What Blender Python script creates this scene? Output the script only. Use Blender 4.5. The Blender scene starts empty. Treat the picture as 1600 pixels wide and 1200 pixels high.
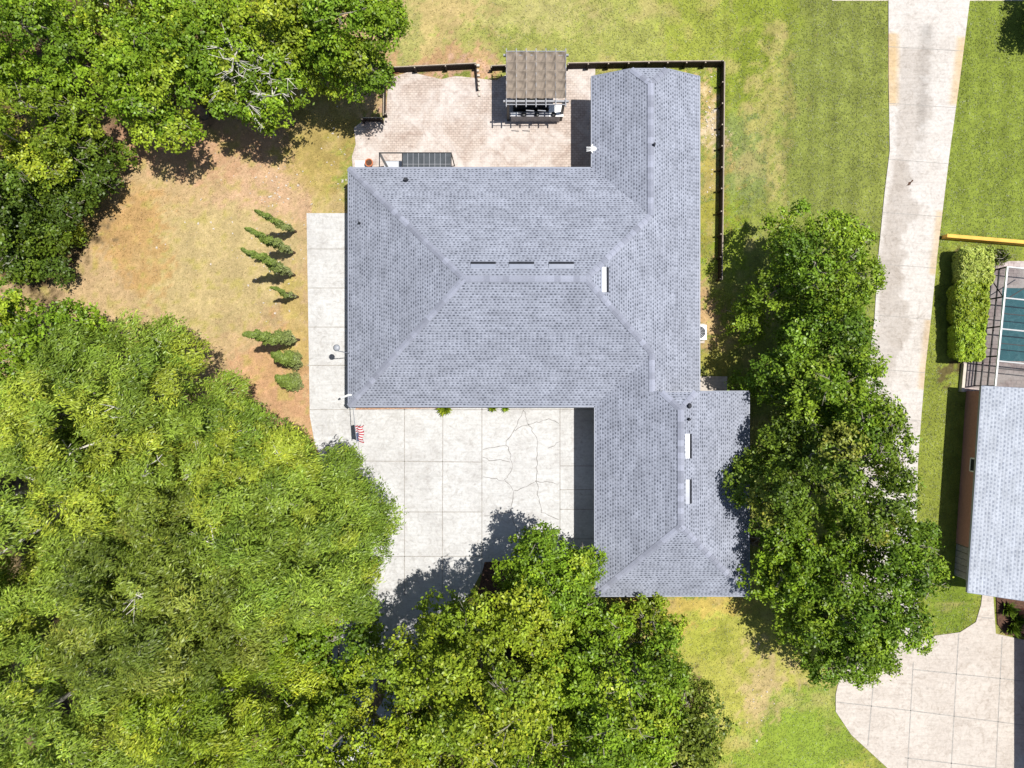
import bpy, math, random
import numpy as np
from mathutils import Vector, Matrix

# ------------------------------------------------------------------ camera, world, sun
S, H = 0.036, 38.4                      # metres per photo pixel on the ground, height of the drone
scn = bpy.context.scene
cam_d = bpy.data.cameras.new('camera'); cam = bpy.data.objects.new('camera', cam_d)
scn.collection.objects.link(cam); scn.camera = cam
cam.location = (0, 0, H); cam.rotation_euler = (0, 0, 0)
cam_d.sensor_fit = 'HORIZONTAL'; cam_d.angle = 2*math.atan(800*S/H); cam_d.clip_start = .5; cam_d.clip_end = 2000
SUN = Vector((.31, .05, 1.0)).normalized()          # towards the sun
sun_d = bpy.data.lights.new('sun', 'SUN'); sun = bpy.data.objects.new('sun', sun_d); scn.collection.objects.link(sun)
sun_d.energy = 5.0; sun_d.angle = math.radians(.5); sun_d.color = (1.0, .965, .9)
sun.rotation_euler = SUN.to_track_quat('Z', 'Y').to_euler(); sun.location = (20, 3, 60)
world = bpy.data.worlds.new('World'); scn.world = world; world.use_nodes = True
wn = world.node_tree; sky = wn.nodes.new('ShaderNodeTexSky'); sky.sky_type = 'NISHITA'; sky.sun_disc = False
sky.sun_elevation = math.asin(SUN.z); sky.sun_rotation = math.atan2(SUN.x, SUN.y)
bg = wn.nodes['Background']; bg.inputs['Strength'].default_value = .085
wn.links.new(sky.outputs[0], bg.inputs[0])
scn.view_settings.view_transform = 'Standard'; scn.view_settings.look = 'None'
scn.view_settings.exposure = 0.49; scn.view_settings.gamma = 1
scn.cycles.max_bounces = 6; scn.cycles.diffuse_bounces = 3; scn.cycles.transparent_max_bounces = 12

random.seed(7); rng = np.random.default_rng(7)
COL = scn.collection

# ------------------------------------------------------------------ helpers
def P(px, py, z=0.0):
    k = S*(H-z)/H
    return ((px-800)*k, (600-py)*k, z)
def lin(r, g, b):
    f = lambda c: (c/255/12.92) if c/255 <= .04045 else ((c/255+.055)/1.055)**2.4
    return np.array([f(r), f(g), f(b)])
def tag(o, label=None, cat=None, group=None, kind=None):
    if label: o['label'] = label
    if cat: o['category'] = cat
    if group: o['group'] = group
    if kind: o['kind'] = kind
    return o
def thing(name, label, cat, loc=(0, 0, 0), rz=0, group=None):
    o = bpy.data.objects.new(name, None); COL.objects.link(o)
    o.location = loc; o.rotation_euler = (0, 0, rz); o.empty_display_size = .2
    return tag(o, label, cat, group)
def unit(v):
    v = np.asarray(v, float); return v/(np.linalg.norm(v)+1e-9)

class MB:
    def __init__(s): s.v = []; s.f = []; s.m = []; s.uv = None
    def add(s, vs, fs, mi=0):
        n = len(s.v); s.v += [tuple(map(float, p)) for p in vs]
        s.f += [tuple(i+n for i in f) for f in fs]; s.m += [mi]*len(fs); return s
    def box(s, x0, y0, z0, x1, y1, z1, mi=0):
        return s.add([(x0,y0,z0),(x1,y0,z0),(x1,y1,z0),(x0,y1,z0),(x0,y0,z1),(x1,y0,z1),(x1,y1,z1),(x0,y1,z1)],
              [(0,3,2,1),(4,5,6,7),(0,1,5,4),(1,2,6,5),(2,3,7,6),(3,0,4,7)], mi)
    def bar(s, a, b, w, h, mi=0, up=(0,0,1)):
        a = np.array(a, float); b = np.array(b, float); d = unit(b-a); u = np.array(up, float)
        if abs(d@u) > .98: u = np.array([1., 0, 0])
        x = unit(np.cross(d, u))*w/2; y = unit(np.cross(x, d))*h/2
        vs = [p+q for p in (a, b) for q in (-x-y, x-y, x+y, -x+y)]
        return s.add(vs, [(0,3,2,1),(4,5,6,7),(0,1,5,4),(1,2,6,5),(2,3,7,6),(3,0,4,7)], mi)
    def tube(s, pts, rad, n=8, mi=0, cap=True):
        pts = [np.array(p, float) for p in pts]
        if not hasattr(rad, '__len__'): rad = [rad]*len(pts)
        vs = []; ref = np.array([.3, .2, .93]); 
        for i, p in enumerate(pts):
            d = unit(pts[min(i+1, len(pts)-1)]-pts[max(i-1, 0)])
            r = ref if abs(d@unit(ref)) < .95 else np.array([1., .1, 0])
            x = unit(np.cross(d, r)); y = np.cross(d, x)
            vs += [p+rad[i]*(x*math.cos(2*math.pi*k/n)+y*math.sin(2*math.pi*k/n)) for k in range(n)]
        fs = [(i*n+k, i*n+(k+1) % n, (i+1)*n+(k+1) % n, (i+1)*n+k) for i in range(len(pts)-1) for k in range(n)]
        if cap: fs += [tuple(range(n-1, -1, -1)), tuple((len(pts)-1)*n+k for k in range(n))]
        return s.add(vs, fs, mi)
    def lathe(s, c, prof, n=20, mi=0):
        vs = [(c[0]+r*math.cos(2*math.pi*k/n), c[1]+r*math.sin(2*math.pi*k/n), c[2]+z) for r, z in prof for k in range(n)]
        fs = [(i*n+k, i*n+(k+1) % n, (i+1)*n+(k+1) % n, (i+1)*n+k) for i in range(len(prof)-1) for k in range(n)]
        fs += [tuple(range(n-1, -1, -1)), tuple((len(prof)-1)*n+k for k in range(n))]
        return s.add(vs, fs, mi)
    def prism(s, poly, z0, z1, mi=0):
        n = len(poly)
        a = sum(poly[i][0]*poly[(i+1) % n][1]-poly[(i+1) % n][0]*poly[i][1] for i in range(n))
        if a < 0: poly = poly[::-1]
        vs = [(p[0], p[1], z0) for p in poly]+[(p[0], p[1], z1) for p in poly]
        return s.add(vs, [tuple(range(n-1, -1, -1)), tuple(range(n, 2*n))]+[(i, (i+1) % n, n+(i+1) % n, n+i) for i in range(n)], mi)
    def build(s, name, mat, parent=None, smooth=False, loc=None, bevel=0):
        me = bpy.data.meshes.new(name); me.from_pydata(s.v, [], s.f)
        for m in (mat if isinstance(mat, (list, tuple)) else [mat]): me.materials.append(m)
        me.polygons.foreach_set('material_index', s.m)
        if smooth: me.polygons.foreach_set('use_smooth', [True]*len(s.f))
        me.update()
        o = bpy.data.objects.new(name, me); COL.objects.link(o)
        if parent is not None:
            o.parent = parent
        if loc is not None: o.location = loc
        if bevel:
            b = o.modifiers.new('bevel', 'BEVEL'); b.width = bevel; b.segments = 2
        return o
def localise(mb, origin):
    mb.v = [(x-origin[0], y-origin[1], z-origin[2]) for x, y, z in mb.v]; return mb

# value noise on arrays -----------------------------------------------------------------
def vnoise(x, y, seed=0):
    xi = np.floor(x).astype(np.int64); yi = np.floor(y).astype(np.int64); xf = x-xi; yf = y-yi
    def h(a, b):
        n = (a*374761393+b*668265263+seed*982451653) & 0x7fffffff
        n = ((n ^ (n >> 13))*1274126177) & 0x7fffffff
        return ((n ^ (n >> 16)) & 0xffff)/65535.
    u = xf*xf*(3-2*xf); v = yf*yf*(3-2*yf)
    return (h(xi, yi)*(1-u)+h(xi+1, yi)*u)*(1-v)+(h(xi, yi+1)*(1-u)+h(xi+1, yi+1)*u)*v
def fbm(x, y, seed=0, o=4):
    t = 0; a = .5
    for i in range(o): t = t+a*vnoise(x*2**i, y*2**i, seed+i*17); a *= .5
    return t/(1-.5**o)
def inpoly(x, y, poly):
    r = np.zeros(x.shape, bool); n = len(poly)
    for i in range(n):
        x0, y0 = poly[i][:2]; x1, y1 = poly[(i+1) % n][:2]
        if y0 == y1: continue
        c = ((y0 > y) != (y1 > y)) & (x < (x1-x0)*(y-y0)/(y1-y0)+x0); r ^= c
    return r

# ------------------------------------------------------------------ materials
class NT:
    def __init__(s, name):
        s.mat = bpy.data.materials.new(name); s.mat.use_nodes = True; s.t = s.mat.node_tree
        s.b = s.t.nodes['Principled BSDF']; s.out = s.t.nodes['Material Output']
    def n(s, typ, **kw):
        nd = s.t.nodes.new('ShaderNode'+typ)
        for k, v in kw.items(): setattr(nd, k, v)
        return nd
    def l(s, a, b): s.t.links.new(a, b)
    def coord(s, kind='Object'): return s.n('TexCoord').outputs[kind]
    def noise(s, vec, scale, detail=4, rough=.55, dist=0):
        nd = s.n('TexNoise'); nd.inputs['Scale'].default_value = scale; nd.inputs['Detail'].default_value = detail
        nd.inputs['Roughness'].default_value = rough; nd.inputs['Distortion'].default_value = dist
        s.l(vec, nd.inputs['Vector']); return nd.outputs['Fac']
    def ramp(s, f, stops):
        r = s.n('ValToRGB'); e = r.color_ramp.elements
        while len(e) < len(stops): e.new(.5)
        for i, (p, c) in enumerate(stops):
            e[i].position = p; e[i].color = (*c, 1) if hasattr(c, '__len__') else (c, c, c, 1)
        s.l(f, r.inputs[0]); return r.outputs[0]
    def mix(s, f, a, b, mode='MIX'):
        m = s.n('Mix', data_type='RGBA', blend_type=mode)
        for i, v in ((0, f), (6, a), (7, b)):
            if hasattr(v, 'is_output'): s.l(v, m.inputs[i])
            elif hasattr(v, '__len__'): m.inputs[i].default_value = (*v, 1)
            else: m.inputs[i].default_value = v if i == 0 else (v, v, v, 1)
        return m.outputs[2]
    def math(s, op, a, b=0, c=0):
        m = s.n('Math', operation=op)
        for i, v in enumerate((a, b, c)):
            if hasattr(v, 'is_output'): s.l(v, m.inputs[i])
            else: m.inputs[i].default_value = v
        return m.outputs[0]
    def bump(s, h, dist=.01, strength=.5):
        b = s.n('Bump'); b.inputs['Distance'].default_value = dist; b.inputs['Strength'].default_value = strength
        s.l(h, b.inputs['Height']); s.l(b.outputs[0], s.b.inputs['Normal'])
    def fin(s, col, rough=.8, spec=.3, metal=0):
        if hasattr(col, 'is_output'): s.l(col, s.b.inputs['Base Color'])
        else: s.b.inputs['Base Color'].default_value = (*col, 1)
        s.b.inputs['Roughness'].default_value = rough; s.b.inputs['Specular IOR Level'].default_value = spec
        s.b.inputs['Metallic'].default_value = metal
        return s.mat

def plain(name, col, rough=.6, var=.25, scale=6, spec=.3, metal=0):
    t = NT(name); nz = t.noise(t.coord(), scale, 5)
    c = np.array(col); f = t.ramp(nz, [(.3, tuple(c*(1-var))), (.7, tuple(np.minimum(c*(1+var), 1)))])
    t.bump(nz, .004, .3); return t.fin(f, rough, spec, metal)

def mat_ground():
    t = NT('ground_soil_and_turf'); o = t.coord()
    a = t.n('Attribute', attribute_name='Col').outputs['Color']
    g = t.noise(o, 14, 6, .75); g2 = t.noise(o, 3.5, 5, .65); g3 = t.noise(o, 45, 3, .7)
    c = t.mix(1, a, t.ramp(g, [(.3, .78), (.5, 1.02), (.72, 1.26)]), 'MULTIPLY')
    c = t.mix(1, c, t.ramp(g2, [(.3, (.82, .84, .75)), (.7, (1.16, 1.14, 1.12))]), 'MULTIPLY')
    c = t.mix(1, c, t.ramp(g3, [(.35, .84), (.65, 1.16)]), 'MULTIPLY')
    t.bump(g, .04, .25); return t.fin(c, .95, .1)
def mat_concrete(name, base, stain, amount=.5, attr=False):
    t = NT(name); o = t.coord()
    n1 = t.noise(o, .55, 6, .6, .8); n2 = t.noise(o, 7, 6, .7); n3 = t.noise(o, 60, 3, .6)
    b = np.array(base); c = t.mix(t.math('MULTIPLY', t.ramp(n1, [(.42, 0.0), (.68, 1.0)]), amount), tuple(b), tuple(stain))
    mp = t.n('Mapping'); mp.inputs['Scale'].default_value = (.35, 3.5, 1); t.l(o, mp.inputs[0])
    n4 = t.noise(mp.outputs[0], 2.2, 5, .7, .5)
    c = t.mix(1, c, t.ramp(n4, [(.3, .88), (.55, 1.03)]), 'MULTIPLY')
    n5 = t.noise(o, 1.7, 6, .75, 2.2); c = t.mix(1, c, t.ramp(n5, [(.34, (.80, .78, .76)), (.5, (1, 1, 1)), (.75, (1.04, 1.04, 1.05))]), 'MULTIPLY')
    n6 = t.noise(o, 2.6, 2, .5); c = t.mix(t.math('MULTIPLY', t.ramp(n6, [(.70, 0.0), (.76, 1.0)]), .35), c, (.17, .155, .14))
    c = t.mix(1, c, t.ramp(n2, [(.28, .84), (.6, 1.04)]), 'MULTIPLY')
    c = t.mix(1, c, t.ramp(n3, [(.3, .9), (.7, 1.06)]), 'MULTIPLY')
    if attr:
        at = t.n('Attribute', attribute_name='Col').outputs['Color']
        c = t.mix(1, c, at, 'MULTIPLY')
    t.bump(n3, .004, .4); return t.fin(c, .85, .2)
def mat_shingle(name, light, mid, dark, du=.20, dv=.136, mott=.5):
    t = NT(name); uv = t.coord('UV'); sp = t.n('SeparateXYZ'); t.l(uv, sp.inputs[0])
    u, v = sp.outputs[0], sp.outputs[1]
    rv = t.math('DIVIDE', v, dv); row = t.math('FLOOR', rv); fv = t.math('FRACT', rv)
    wn_ = t.n('TexWhiteNoise', noise_dimensions='1D'); t.l(row, wn_.inputs['W'])
    uu = t.math('ADD', t.math('ADD', t.math('DIVIDE', u, du), t.math('MULTIPLY', row, .5)), t.math('MULTIPLY', wn_.outputs[0], .5))
    tab = t.math('FLOOR', uu); fu = t.math('FRACT', uu)
    cb = t.n('CombineXYZ'); t.l(tab, cb.inputs[0]); t.l(row, cb.inputs[1])
    w2 = t.n('TexWhiteNoise', noise_dimensions='2D'); t.l(cb.outputs[0], w2.inputs['Vector'])
    wd = t.math('MULTIPLY_ADD', w2.outputs[0], .26, .34)
    dash = t.math('MULTIPLY', t.math('LESS_THAN', fu, wd), t.math('LESS_THAN', fv, .55))
    line = t.math('LESS_THAN', fv, .16)
    mp = t.n('Mapping'); mp.inputs['Scale'].default_value = (.5, 3.2, 1); t.l(uv, mp.inputs[0]); stk = t.noise(mp.outputs[0], 1.6, 4, .65)
    big = t.noise(uv, .8, 5, .65); bd = t.noise(uv, 14, 3, .7)
    c = t.mix(t.ramp(w2.outputs[0], [(0, 0.0), (1, 1.0)]), light, mid)
    c = t.mix(t.math('MULTIPLY', line, .4), c, dark)
    c = t.mix(t.math('MULTIPLY', dash, t.math('MULTIPLY_ADD', w2.outputs[0], .5, .42)), c, dark)
    c = t.mix(1, c, t.ramp(big, [(.32, 1-.28*mott), (.68, 1+.26*mott)]), 'MULTIPLY')
    c = t.mix(1, c, t.ramp(stk, [(.3, .84), (.7, 1.14)]), 'MULTIPLY')
    c = t.mix(1, c, t.ramp(bd, [(.3, .86), (.7, 1.12)]), 'MULTIPLY')
    t.bump(t.math('SUBTRACT', t.math('ADD', fv, t.math('MULTIPLY', bd, .3)), dash), .008, .35)
    return t.fin(c, .9, .15)
def mat_pavers(name, c1, c2, mort, bw=.22, bh=.13):
    t = NT(name); o = t.coord(); b = t.n('TexBrick'); t.l(o, b.inputs['Vector'])
    b.inputs['Scale'].default_value = 1; b.inputs['Brick Width'].default_value = bw; b.inputs['Row Height'].default_value = bh
    b.inputs['Mortar Size'].default_value = .012; b.inputs['Mortar Smooth'].default_value = .3
    b.inputs['Color1'].default_value = (*c1, 1); b.inputs['Color2'].default_value = (*c2, 1); b.inputs['Mortar'].default_value = (*mort, 1)
    n1 = t.noise(o, .5, 6, .62, .6); n2 = t.noise(o, 5, 5, .7)
    c = t.mix(t.math('MULTIPLY', t.ramp(n1, [(.42, 0.0), (.6, 1.0)]), .7), b.outputs[0], (.50, .46, .43))
    c = t.mix(1, c, t.ramp(t.noise(o, 1.3, 5, .7, 1), [(.3, (.74, .68, .66)), (.5, (1, 1, 1))]), 'MULTIPLY')
    c = t.mix(1, c, t.ramp(n2, [(.3, .85), (.7, 1.1)]), 'MULTIPLY')
    t.bump(b.outputs['Fac'], .006, -.5); return t.fin(c, .85, .2)
def mat_leaf(name, trans=.19, gloss=.02):
    t = NT(name); a = t.n('Attribute', attribute_name='Col').outputs['Color']
    d = t.n('BsdfDiffuse'); tr = t.n('BsdfTranslucent'); g = t.n('BsdfGlossy'); g.inputs['Roughness'].default_value = .42
    t.l(a, d.inputs[0]); t.l(t.mix(1, a, (1.15, 1.15, .5), 'MULTIPLY'), tr.inputs[0])
    m1 = t.n('MixShader'); m1.inputs[0].default_value = trans; t.l(d.outputs[0], m1.inputs[1]); t.l(tr.outputs[0], m1.inputs[2])
    m2 = t.n('MixShader'); m2.inputs[0].default_value = gloss; t.l(m1.outputs[0], m2.inputs[1]); t.l(g.outputs[0], m2.inputs[2])
    t.t.nodes.remove(t.b); t.l(m2.outputs[0], t.out.inputs[0]); return t.mat
def mat_attr(name, rough=.8):
    t = NT(name); a = t.n('Attribute', attribute_name='Col').outputs['Color']
    n2 = t.noise(t.coord(), 20, 4, .7)
    return t.fin(t.mix(1, a, t.ramp(n2, [(.3, .82), (.7, 1.12)]), 'MULTIPLY'), rough, .2)
def mat_flag():
    t = NT('flag_cloth'); sp = t.n('SeparateXYZ'); t.l(t.coord('UV'), sp.inputs[0]); u, v = sp.outputs[0], sp.outputs[1]
    st = t.math('LESS_THAN', t.math('FRACT', t.math('MULTIPLY', v, 6.5)), .5)
    c = t.mix(st, (.72, .70, .68), (.45, .03, .045))
    can = t.math('MULTIPLY', t.math('LESS_THAN', u, .4), t.math('GREATER_THAN', v, .46))
    star = t.math('GREATER_THAN', t.math('MULTIPLY', t.math('SINE', t.math('MULTIPLY', u, 94)), t.math('SINE', t.math('MULTIPLY', v, 58))), .6)
    c = t.mix(can, c, t.mix(star, (.03, .05, .16), (.7, .7, .7))); return t.fin(c, .8, .1)
def mat_screen():
    t = NT('insect_screen'); tr = t.n('BsdfTransparent'); d = t.n('BsdfDiffuse'); d.inputs[0].default_value = (.05, .055, .06, 1)
    m = t.n('MixShader'); m.inputs[0].default_value = .30; t.l(tr.outputs[0], m.inputs[1]); t.l(d.outputs[0], m.inputs[2])
    t.t.nodes.remove(t.b); t.l(m.outputs[0], t.out.inputs[0]); return t.mat
def mat_water():
    t = NT('pool_water'); o = t.coord(); n1 = t.noise(o, 2.2, 3, .6, 1.5)
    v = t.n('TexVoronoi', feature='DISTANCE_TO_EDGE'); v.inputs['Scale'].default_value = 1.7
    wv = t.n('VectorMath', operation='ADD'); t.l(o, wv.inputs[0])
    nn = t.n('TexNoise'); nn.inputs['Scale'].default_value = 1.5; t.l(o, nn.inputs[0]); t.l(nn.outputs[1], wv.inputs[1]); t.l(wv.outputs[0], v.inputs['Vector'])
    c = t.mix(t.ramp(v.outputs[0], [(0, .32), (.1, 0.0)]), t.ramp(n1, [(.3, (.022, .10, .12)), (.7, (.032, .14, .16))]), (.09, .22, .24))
    t.bump(n1, .03, .3); return t.fin(c, .06, .5)

M = dict(
    ground=mat_ground(), leaf=mat_leaf('leaf'), grass=mat_leaf('grass_blade', .3, .02),
    court=mat_concrete('court_concrete', (.455, .452, .446), (.37, .36, .35), .8),
    lane=mat_concrete('lane_concrete', (.46, .43, .40), (.385, .345, .305), .5, True),
    pad=mat_concrete('pad_concrete', (.44, .395, .35), (.33, .285, .245), .5),
    joint=plain('joint_grime', (.26, .245, .225), .9), crack=plain('crack_grime', (.19, .18, .17), .9),
    shingle=mat_shingle('grey_blue_shingle', (.250, .266, .318), (.232, .248, .298), (.060, .066, .086)),
    shingle2=mat_shingle('pale_shingle', (.40, .425, .475), (.37, .395, .445), (.22, .24, .29), .23, .16, .3),
    cap=mat_attr('ridge_cap_shingle', .9), fascia=plain('fascia_paint', (.20, .215, .26), .5, .1), soffit=plain('soffit_paint', (.6, .59, .57), .6, .06),
    stucco=plain('cream_stucco', (.55, .49, .41), .9, .08, 20), pink=plain('pinkish_brown_stucco', (.42, .215, .165), .9, .1, 8),
    white=plain('white_paint', (.75, .75, .74), .5, .05), glass=plain('dark_glass', (.03, .035, .04), .08, .1, 3, .6),
    black=plain('black_metal', (.018, .018, .02), .45, .2), grey=plain('grey_metal', (.24, .25, .27), .45, .12, 8, .5), vent=plain('vent_metal', (.19, .21, .26), .24, .06, 4, .6), panel=plain('pale_panel', (.42, .44, .47), .4, .05),
    louver=plain('dark_louver', (.02, .022, .03), .7), palegrey=plain('pale_grey_beam', (.24, .245, .265), .5, .1),
    timber=plain('dark_stained_timber', (.028, .019, .015), .85, .4, 9), timbertop=plain('weathered_timber_edge', (.32, .27, .21), .9, .2),
    canvas=plain('taupe_canvas', (.20, .165, .132), .9, .12, 3), pavers=mat_pavers('pinkish_pavers', (.44, .368, .32), (.365, .30, .258), (.235, .195, .17)),
    deck=mat_pavers('mauve_pavers', (.36, .29, .28), (.28, .23, .225), (.15, .125, .12), .3, .2),
    bark=plain('grey_bark', (.15, .125, .10), .95, .35, 5), limb=plain('weathered_limb', (.24, .215, .17), .9, .25, 5), twig=plain('pale_dead_twig', (.50, .47, .41), .9, .2, 5),
    cypbark=plain('brown_bark', (.09, .06, .04), .95), terracotta=plain('terracotta', (.42, .14, .06), .8),
    stone=plain('limestone', (.46, .41, .35), .9, .15, 3), mulch=plain('brown_mulch', (.075, .04, .026), .95, .5, 12), bed=plain('brick_bed', (.34, .20, .13), .95, .4, 9),
    yellow=plain('ochre_painted_wall', (.62, .36, .07), .8, .15, 2), screen=mat_screen(), water=mat_water(), flag=mat_flag(),
    counter=plain('grey_counter', (.26, .255, .27), .5, .25, 6), polyc=plain('smoked_panel', (.055, .062, .068), .25, .25, 2, .5), hose=plain('brown_hose', (.22, .09, .04), .6), utility=plain('grey_timber', (.30, .28, .26), .9, .25, 8))

# ------------------------------------------------------------------ the ground
def W2px(x, y): return x/S+800, 600-y/S
G = 1.95                                        # light falling on level ground, to turn photo colours into albedo
def alb(r, g, b): return lin(r, g, b)/G
def ground_col(x, y):
    px, py = W2px(x, y)
    wx = (fbm(x*.35, y*.35, 3)-.5)*90; wy = (fbm(x*.35, y*.35, 9)-.5)*90
    jr = np.random.default_rng(11); qx = px+wx+jr.normal(size=px.shape)*7; qy = py+wy+jr.normal(size=px.shape)*7
    clump = fbm(x*2.6, y*2.6, 55, 3); qx = qx+(clump-.5)*70; qy = qy+(fbm(x*2.6, y*2.6, 66, 3)-.5)*70
    c = np.empty(x.shape+(3,)); c[:] = alb(154, 163, 76)
    def zone(pts, col, soft=30, amt=1):            # convex-ish ellipse or polygon zone
        nonlocal c
        if len(pts) == 4 and not hasattr(pts[0], '__len__'):
            cx, cy, rx, ry = pts; d = np.sqrt(((qx-cx)/rx)**2+((qy-cy)/ry)**2); w = np.clip((1.15-d)/.3, 0, 1)
        else:
            w = inpoly(qx, qy, pts).astype(float)
        w = (w*amt)[..., None]; c = c*(1-w)+alb(*col)*w
    # dry yard left of the house
    zone([(-900, -900), (560, -900), (600, 120), (545, 200), (545, 700), (430, 760), (-900, 900)], (208, 178, 130))
    zone((330, 420, 130, 90), (208, 186, 130)); zone((500, 210, 60, 110), (176, 158, 88)); zone((420, 300, 90, 50), (222, 184, 146), amt=.7)
    zone((200, 370, 60, 70), (205, 165, 105), amt=.8); zone((300, 225, 140, 50), (212, 170, 130), amt=.9)
    zone((180, 200, 60, 60), (208, 162, 126), amt=.9); zone((430, 640, 70, 110), (214, 170, 126)); zone((450, 560, 40, 60), (214, 172, 122))
    zone((470, 500, 30, 60), (206, 182, 105), amt=.7); zone((520, 310, 40, 40), (212, 190, 130), amt=.7)
    zone((500, 250, 50, 60), (196, 172, 104), amt=.6)
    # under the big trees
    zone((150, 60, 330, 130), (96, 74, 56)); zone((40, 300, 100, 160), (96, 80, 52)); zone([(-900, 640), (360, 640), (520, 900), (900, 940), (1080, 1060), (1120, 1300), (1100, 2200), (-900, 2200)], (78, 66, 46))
    # lawn behind the house
    zone([(600, -900), (1150, -900), (1150, 98), (600, 98)], (186, 182, 106)); zone((700, 30, 60, 60), (206, 182, 122), amt=.8)
    zone((700, 92, 110, 14), (204, 164, 120), amt=.9); zone((780, 60, 80, 26), (164, 172, 82), amt=.8); zone((960, 40, 120, 60), (172, 178, 88), amt=.8)
    zone((1080, 40, 60, 70), (166, 176, 70), amt=.9); zone((850, 20, 90, 22), (196, 188, 118), amt=.8)
    # lawn right of the house
    zone((1180, 60, 50, 160), (156, 170, 62)); zone((1205, 180, 26, 130), (200, 186, 116), amt=.65); zone((1160, 250, 35, 80), (152, 166, 92), amt=.8); zone((1300, 140, 80, 240), (150, 160, 76), amt=.8)
    zone([(1450, -900), (2600, -900), (2600, 372), (1450, 372)], (148, 163, 66)); zone([(1400, 372), (1900, 372), (1900, 1000), (1400, 1000)], (150, 160, 66))
    # strip beside the house
    zone([(1085, 112), (1128, 112), (1128, 300), (1085, 300)], (206, 182, 118)); zone((1110, 190, 16, 60), (236, 214, 176), amt=.9); zone((1108, 300, 20, 120), (172, 164, 72), amt=.8)
    zone((1122, 490, 45, 70), (206, 172, 122)); zone((1112, 565, 34, 30), (180, 174, 84), amt=.9); zone((1145, 430, 20, 120), (152, 172, 50), amt=.8)
    # front lawn
    zone([(900, 925), (1300, 925), (1310, 1120), (1500, 1400), (1100, 1400), (1080, 1100)], (190, 188, 88)); zone((1060, 945, 110, 26), (206, 184, 96)); zone((1195, 1090, 34, 70), (214, 188, 136), amt=.75)
    zone((1110, 1010, 40, 40), (172, 178, 70), amt=.7); zone((1260, 1160, 90, 90), (152, 174, 64)); zone((1190, 1180, 50, 60), (158, 178, 66)); zone((1490, 950, 40, 40), (132, 152, 52))
    zone([(1495, 400), (1560, 400), (1545, 570), (1490, 570)], (110, 100, 60))
    zone([(595, 104), (800, 104), (800, 128), (640, 128), (620, 190), (560, 190), (560, 184), (600, 180)], (210, 172, 138))
    # mowing stripes and mottling: growth of the turf itself
    st = .5+.5*np.sin(px*2*math.pi/34+wx*.02); m = ((px > 1130) & (py < 380)).astype(float)*.17
    c = c*(1-m[..., None]*st[..., None])
    mot = .8+.42*fbm(x*1.1, y*1.1, 21); c = c*mot[..., None]
    dry = (np.clip((fbm(x*.9, y*.9, 40)-.56)*6, 0, 1)*.42*((px < 1230) | (py > 940)))[..., None]
    c = c*(1-dry)+alb(212, 186, 130)*dry
    far = ((abs(x) > 31.5) | (abs(y) > 24.5))[..., None]; c = np.where(far, alb(150, 160, 76)*.95, c)
    gw = (np.clip((clump-.60)*7, 0, 1)*(px < 560)*(py > 150)*.6)[..., None]; c = c*(1-gw)+alb(176, 166, 84)*gw
    c = c*(.80+.4*clump[..., None])*np.array([1., 1., 1.12])
    return c
def far_axis(lo, hi, step):
    a = np.arange(lo, hi+1e-6, step); f = np.array([3, 8, 16, 32, 64, 128, 256, 512.])
    return np.concatenate([(lo-f)[::-1], a, hi+f])
def face_or_point_col(me, col, domain):
    at = me.color_attributes.new('Col', 'FLOAT_COLOR', domain)
    at.data.foreach_set('color', np.concatenate([col, np.ones((len(col), 1))], 1).astype(np.float32).ravel())
def build_ground():
    xs = far_axis(-32, 32, .16); ys = far_axis(-25, 25, .16); X, Y = np.meshgrid(xs, ys); nx, ny = len(xs), len(ys)
    Z = np.where((abs(X) < 32) & (abs(Y) < 25), (fbm(X*.8, Y*.8, 5)-.5)*.03-.015, -.02)
    v = np.stack([X, Y, Z], -1).reshape(-1, 3)
    i = (np.arange(ny-1)[:, None]*nx+np.arange(nx-1)[None]).ravel(); f = np.stack([i, i+1, i+nx+1, i+nx], 1)
    me = bpy.data.meshes.new('ground'); me.vertices.add(len(v)); me.vertices.foreach_set('co', v.astype(np.float32).ravel())
    me.loops.add(f.size); me.loops.foreach_set('vertex_index', f.ravel().astype(np.int32)); me.polygons.add(len(f))
    me.polygons.foreach_set('loop_start', np.arange(0, f.size, 4, dtype=np.int32)); me.update(calc_edges=True)
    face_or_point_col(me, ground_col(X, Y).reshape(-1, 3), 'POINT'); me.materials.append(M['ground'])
    o = bpy.data.objects.new('ground', me); COL.objects.link(o); tag(o, kind='structure')
build_ground()

def wp(pts, z=0): return [P(x, y, z)[:2] for x, y in pts]
def struct(name, mb, mat, parent=None):
    o = mb.build(name, mat, parent)
    if parent is None: tag(o, kind='structure')
    return o
def strips(lines, w, z, jitter=0.0):
    mb = MB()
    for ln in lines:
        if jitter:
            q = []
            for (x0, y0), (x1, y1) in zip(ln, ln[1:]):
                n = max(2, int(math.hypot(x1-x0, y1-y0)/5))
                q += [(x0+(x1-x0)*i/n+random.gauss(0, jitter), y0+(y1-y0)*i/n+random.gauss(0, jitter)) for i in range(n)]
            ln = q+[ln[-1]]
        p = [np.array(P(x, y, z)) for x, y in ln]; L = []
        for i, c in enumerate(p):
            d = unit(p[min(i+1, len(p)-1)]-p[max(i-1, 0)]); s = np.array([-d[1], d[0], 0])*w*(random.uniform(.5, 1.3) if jitter else 1)/2; L += [c-s, c+s]
        mb.add(L, [(2*i, 2*i+2, 2*i+3, 2*i+1) for i in range(len(p)-1)])
    return mb

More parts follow.
